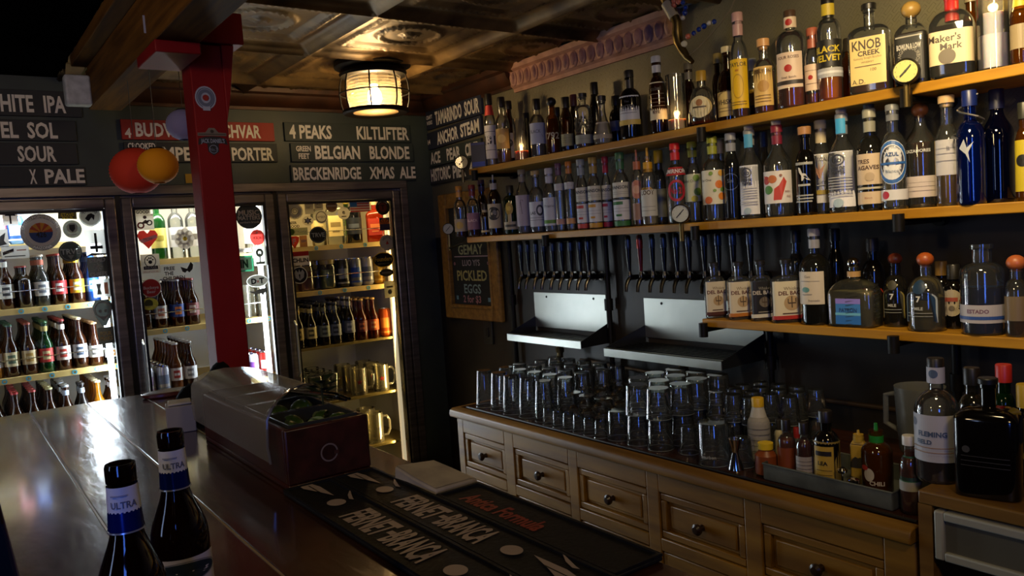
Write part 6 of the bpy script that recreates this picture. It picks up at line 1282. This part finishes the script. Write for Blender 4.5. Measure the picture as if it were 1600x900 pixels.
# clear lid pushed back: rounded cover with an open, slanting front end
sec = [(.452, .045), (.449, .075), (.452, .125), (.462, .142), (.485, .152), (.53, .156), (.575, .152), (.61, .142), (.632, .125), (.638, .10), (.638, .085)]
mb = MB(); rows = []
ns = 12
for k in range(ns+1):
    q = k/ns; row = []
    for x, z in sec:
        yn = 1.405+max(0, (x-.46))*1.25; y = yn+(1.93-yn)*q; row.append((x, y, z))
    rows.append(row)
vs = [p for r in rows for p in r]; n = len(sec)
fs = [(k*n+i, k*n+i+1, (k+1)*n+i+1, (k+1)*n+i) for k in range(ns) for i in range(n-1)]
fs.append(tuple(ns*n+i for i in range(n)))
mb.add(vs, fs); LIDM = glass('lid', (.9, .9, .88), .85, .5, .2, 'c0bcb0', .38); ld = mb.build('lid', LIDM, t, ang=60)
MB().tube([rows[0][i] for i in range(n)], .0028, 8).build('lid_rim', glass('lid_rim', (.7, .72, .8), .6, 2.2, .08, 'b0b0c0', .4), ld)
# garnishes
def lump(name, label, cat, loc, r, sc, mat, rz=0, wedge=False):
    t = thing(name, label, cat, loc, rz, None); mb = MB()
    pr = [(0, -r)]+[(r*sin(pi*q/9), -r*cos(pi*q/9)) for q in range(1, 9)]+[(0, r)]
    if wedge:
        vs = []; fs = []; n1, n2 = 9, 6
        for i in range(n1):
            a = -pi/2+pi*i/(n1-1)
            for j in range(n2): b = RD(-42+84*j/(n2-1)); vs.append((r*cos(a)*sin(b)*1.0, r*1.25*sin(a), r*cos(a)*cos(b)-r*.5))
        c0 = len(vs); vs += [(0, r*1.25*sin(-pi/2+pi*i/(n1-1)), -r*.5) for i in range(n1)]
        for i in range(n1-1):
            for j in range(n2-1): fs.append((i*n2+j, i*n2+j+1, (i+1)*n2+j+1, (i+1)*n2+j))
        mb.add(vs, fs, 0)
        fl = []
        for i in range(n1-1): fl += [(c0+i, i*n2, (i+1)*n2, c0+i+1), (c0+i, c0+i+1, (i+1)*n2+n2-1, i*n2+n2-1)]
        vb = list(vs); mb2 = MB().add(vb, fl, 0)
        a = mb.build('rind', mat, t); b = mb2.build('flesh', paint('6a7a48', .35), t); 
        for o in (a, b): o.rotation_euler = (random.uniform(-.6, .6), random.uniform(-.8, .8), 0)
    else:
        M = Matrix.Diagonal((*sc, 1)); mb.lathe(pr, 14, 0, None, M); mb.build('body', mat, t)
        MB().disc((0, 0, r*sc[2]*.97), (0, 0, 1), [(0, 0), (r*.12, 0), (0, r*.1)], 8).build('stem_end', paint('3a3a18', .6), t)
    return t
LIME = surf('lime_rind', '1c300e', '34501a', 30, (.25, .4), 0, .2); zt_ = ZB_+H
g = 0
for k, (x, y, lb) in enumerate(((.50, 1.408, 'lime wedge in the near left of the garnish box'), (.545, 1.41, 'lime wedge at the near edge of the garnish box'), (.588, 1.408, 'lime wedge in the near corner of the garnish box'), (.52, 1.456, 'lime wedge leaning behind the near edge ones'), (.575, 1.460, 'lime wedge tucked behind the corner one'))):
    lump('lime_wedge', lb, 'lime', (x, y, zt_-.008), .0185, (1, 1, 1), LIME, random.uniform(0, 6), True)['group'] = 'lime wedges'
for k, (x, y, lb) in enumerate(((.52, 1.545, 'dark green lime in the second insert of the garnish box'), (.575, 1.56, 'dark green lime right of another in the second insert'))):
    lump('lime', lb, 'lime', (x, y, zt_-.012), .024, (1, 1.1, .95), LIME)['group'] = 'whole limes'
t = thing('steel_tongs', 'small steel tongs lying across the garnish box', 'tongs', (.59, 1.56, zt_+.012))
MB().tube([(-.03, .04, .014), (0, 0, .008), (.03, -.06, .004), (.035, -.11, .003)], [.004, .005, .005, .003], 8).build('arm', CHROME, t); MB().tube([(-.03, .04, .014), (.008, .01, .012), (.042, -.05, .006), (.045, -.105, .003)], [.004, .005, .005, .003], 8).build('arm', CHROME, t)
t = thing('mint_sprig', 'dark mint sprig standing in the garnish box', 'mint', (.598, 1.502, zt_+.022)); MINT = paint('16240e', .5)
for i in range(9):
    a = i*2.4; r = .01+.003*i; z = .004+.003*i; d = Vector((cos(a), sin(a), .35)).normalized(); s_ = Vector((-sin(a), cos(a), 0)); p0 = Vector((cos(a)*.004, sin(a)*.004, z)); L_ = .034
    MB().add([p0, p0+d*L_*.5+s_*.012+Vector((0, 0, .003)), p0+d*L_, p0+d*L_*.5-s_*.012+Vector((0, 0, .003)), p0+d*L_*.5-Vector((0, 0, .002))], [(0, 4, 1), (1, 4, 2), (2, 4, 3), (3, 4, 0)]).build('leaf', MINT, t)
MB().cyl((0, 0, -.02), (0, 0, .03), .002, 6).build('stem', MINT, t)
# black cloth behind the caddy
def crumple(name, label, cat, loc, sx, sy, h, mat, seed):
    rnd = random.Random(seed); n = 18; vs = []; ph = [rnd.uniform(0, 6) for _ in range(8)]
    for j in range(n+1):
        for i in range(n+1):
            u, v = i/n*2-1, j/n*2-1; r2 = max(abs(u), abs(v))
            e = max(0, 1-r2**2.4); z = h*e*(.7+.16*sin(5*u+ph[0])+.14*sin(7*v+ph[1])+.12*sin(6*(u+v)+ph[2]))
            vs.append((u*sx*(1-.1*sin(3*v+ph[3])), v*sy*(1-.1*sin(3*u+ph[4])), max(.002, z)))
    mb = MB().add(vs, [(j*(n+1)+i, j*(n+1)+i+1, (j+1)*(n+1)+i+1, (j+1)*(n+1)+i) for j in range(n) for i in range(n)])
    o = mb.build(name, mat, None, ang=80); o.location = loc; s = o.modifiers.new('thickness', 'SOLIDIFY'); s.thickness = .003; s.offset = 1
    return tag(o, label, cat)
crumple('bar_towel', 'black bunched towel between the clear lid and the red post', 'towel', (.588, 2.22, ZB_+.001), .09, .17, .125, paint('060606', .9, 0, .1), 3)
# napkin box and oval board
t = thing('napkin_box', 'plain white paper box on the bar left of the garnish box', 'box', (.452, 2.06, ZB_), RD(-12))
MB().box((-.033, -.035, 0), (.033, .035, .066)).build('carton', paint('7c7874', .6), t, bevel=.002); MB().box((-.027, -.03, .0665), (.027, .03, .073)).build('napkins', paint('a09c90', .7), t, bevel=.003)
t = thing('oval_board', 'thin reddish oval serving board at the far end of the bar', 'board', (.545, 2.62, ZB_))
MB().lathe([(0, 0), (.055, 0), (.06, .004), (.06, .012), (.055, .014), (0, .012)], 28, 0, lambda a: (cos(a)*1.25, sin(a)*.8)).build('board', paint('4a1e14', .35), t)
# rubber bar mats
RUB = surf('black_rubber', '060606', '0d0d0d', 60, (.5, .7), 0, .5, spec=.3)
def mat_on_bar(x0, x1, y0, y1, label, els, bird=True):
    t = thing('bar_mat', label, 'bar mat', ((x0+x1)/2, (y0+y1)/2, ZB_+.0006), 0, 'black rubber bar mats'); w, l = x1-x0, y1-y0
    MB().box((-w/2, -l/2, 0), (w/2, l/2, .006)).build('rubber', RUB, t, bevel=.002)
    mb = MB()
    for a, b in (((-w/2, -l/2), (-w/2+.005, l/2)), ((w/2-.005, -l/2), (w/2, l/2)), ((-w/2+.005, -l/2), (w/2-.005, -l/2+.006)), ((-w/2+.005, l/2-.006), (w/2-.005, l/2))): mb.box((*a, .0062), (*b, .010))
    mb.build('raised_border', RUB, t, smooth=False)
    # u runs from the far end towards the near end, v across towards the bartender
    m, c = decal(flat_map((0, 0, .0062), (0, -1, 0), (1, 0, 0), (0, 0, 1)), l, w, None, els, .0003); m.build('lettering', c, t, smooth=False)
Wm = '8a7c70'
def fernet(y0, y1, cy=1.03):
    l = y1-y0; s = lambda y: ((y0+y1)/2-y)/l*2
    e = [('t', 'FERNET', Wm, s(1.098), 0, 1.12, .115/l*2, .035, True), ('r', Wm, s(1.038), -.1, s(1.024), .14), ('t', 'BRANCA', Wm, s(.965), 0, 1.12, .115/l*2, .035, True)]
    for yc, k in ((1.27, 1), (.80, -1)):
        e += [('d', Wm, s(yc-.05*k), -.05, .018/l*2, .34), ('p', Wm, [(s(yc-.06), .55), (s(yc-.05), .6), (s(yc-.005), .95), (s(yc-.03), .6), (s(yc-.05), .45)]), ('p', Wm, [(s(yc+.09*k), -.35), (s(yc+.085*k), .1), (s(yc+.05*k), .25), (s(yc-.015*k), .2), (s(yc+.03*k), -.1), (s(yc+.06*k), -.35)]),
              ('r', '0a0a0a', s(yc+.07*k), -.08, s(yc+.02*k), -.03)]
    return e
mat_on_bar(.452, .541, .68, 1.352, 'black bar mat with white FERNET BRANCA lettering, on the drinkers side', fernet(.68, 1.352))
mat_on_bar(.543, .626, .68, 1.352, 'black bar mat with white FERNET BRANCA lettering beside the folded paper', fernet(.68, 1.352))
ly = lambda y: ((.70+1.125)/2-y)/(1.125-.70)*2
mat_on_bar(.628, .712, .70, 1.125, 'black bar mat with red script lettering nearest the back counter', [('t', 'Antica Formula', '7a2a18', ly(.985), -.15, .78, .2/(1.125-.70)*2, .03, True)])
t = thing('folded_paper', 'folded beige paper towel at the far end of the bar mats', 'paper towel', (.672, 1.205, ZB_+.001), RD(6))
MB().add([(-.045, -.065, 0), (.045, -.065, 0), (.045, .06, 0), (-.045, .06, 0), (-.045, -.065, .012), (.045, -.065, .009), (.042, .0, .016), (.043, .06, .02), (-.042, .06, .03), (-.044, 0, .02)], [(0, 3, 2, 1), (4, 5, 6, 9), (9, 6, 7, 8), (0, 1, 5, 4), (1, 2, 7, 6, 5), (2, 3, 8, 7), (3, 0, 4, 9, 8)]).build('paper', surf('paper', '8a8270', 'a0977f', 20, (.7, .9), 0, .1), t, bevel=.004)
MB().add([(-.042, -.06, .0135), (.04, -.06, .0105), (.039, .0, .0175), (.04, .055, .0215), (-.04, .055, .0315), (-.042, 0, .0215)], [(0, 1, 2, 5), (5, 2, 3, 4)]).build('top_fold', surf('paper'if 0 else 'paper_top', '8e8674', 'a59c84', 20, (.7, .9)), t)
# the two open beer bottles in front
AMB_D = glass('beer_near', (.10, .035, .012), .25, 1.5, .05, '2a1206', .45)
def near_beer(px, py, label, body):
    P = at_z(px, py, ZB_+.232); t = thing('beer_bottle', label, 'bottle', (P.x, P.y, ZB_+.0005), math.atan2(-P.x, P.y)*-1*0+RD(-9), 'open beer bottles in front')
    r, nr, h = .0315, .0125, .232
    pr = [(0, 0), (r*.9, 0), (r, .006), (r, .108)]+[(nr*1.1+(r-nr*1.1)*(.5+.5*cos(pi*i/8))**1.1, .108+.07*i/8) for i in range(1, 9)]+[(nr, .212), (nr*1.02, .2125), (.0142, .214), (.0145, .2285), (.0135, h), (.0105, h), (.0095, .22), (.0095, .16), (0, .16)]
    MB().lathe(pr, 28).build('glass', AMB_D, t)
    # blue foil collar and white neck label with lettering
    def mpn(z0):
        def f(u, v, d):
            z = z0+v; k = (z-.178)/(.212-.178); rr = nr*1.1+(nr-nr*1.1)*max(0, min(1, k))+.0007+d if z > .178 else nr*1.1+(r-nr*1.1)*(.5+.5*cos(pi*(z-.108)/.07))**1.1+.0009+d
            return Vector((rr*sin(u/rr), -rr*cos(u/rr), z))
        return f
    m, c = decal(mpn(.1765), .0138*2*pi, .021, None, [('r', paint('0e2070', .18, .5), -1, -.85, 1, 1), ('r', paint('b0b4c0', .25, .6), -1, -1, 1, -.85)]); m.build('foil_collar', c, t, 'blue foil neck collar', smooth=True)
    m, c = decal(mpn(.1985), .013*2*pi, .025, None, [('r', 'c4c8d8', -1, -1, 1, 1), ('t', 'ULTRA', '5a6078', 0, -.35, .5, .62, .02), ('r', '8a90a8', -.3, .3, .1, .42)]); m.build('neck_label', c, t, 'white neck label', smooth=True)
    mb = MB()
    bm_ = lambda u, v, d: Vector(((r+.0008+d)*sin(u/r), -(r+.0008+d)*cos(u/r), .055+v-.004))
    m, c = decal(bm_, r*2*1.3, .082, ('poly', 'b8b4c0', [(-1, -1), (1, -1), (1, .72)]+[(cos(RD(a)), .72+.28*sin(RD(a))) for a in range(15, 180, 15)]+[(-1, .72)]), [('p', '1a2430', [(-.9, .55), (.9, .55)]+[(.9*cos(RD(a)), .66+.3*sin(RD(a))) for a in range(0, 181, 20)]), ('t', 'ULTRA', '4a4a58', 0, .1, .2, 1.3, .02), *lines('8a8494', -.2, -.4)]) if 0 else decal(bm_, r*2*1.3, .082, ('rect', 'b8b4c0'), [('o', '7a7a88', 0, .62, .95, .3, .9), ('d', '1a2834', 0, .62, .85, .26), ('t', 'ULTRA', '4a4a58', 0, -.1, .22, 1.3, .02), *lines('8a8494', -.4, -.6)])
    m.build('body_label', c, t, 'white body label', smooth=True)
near_beer(187, 724, 'open brown beer bottle with white ULTRA neck label, the nearer of the two', 0)
near_beer(265, 673, 'open brown beer bottle with white ULTRA neck label, the farther of the two', 0)
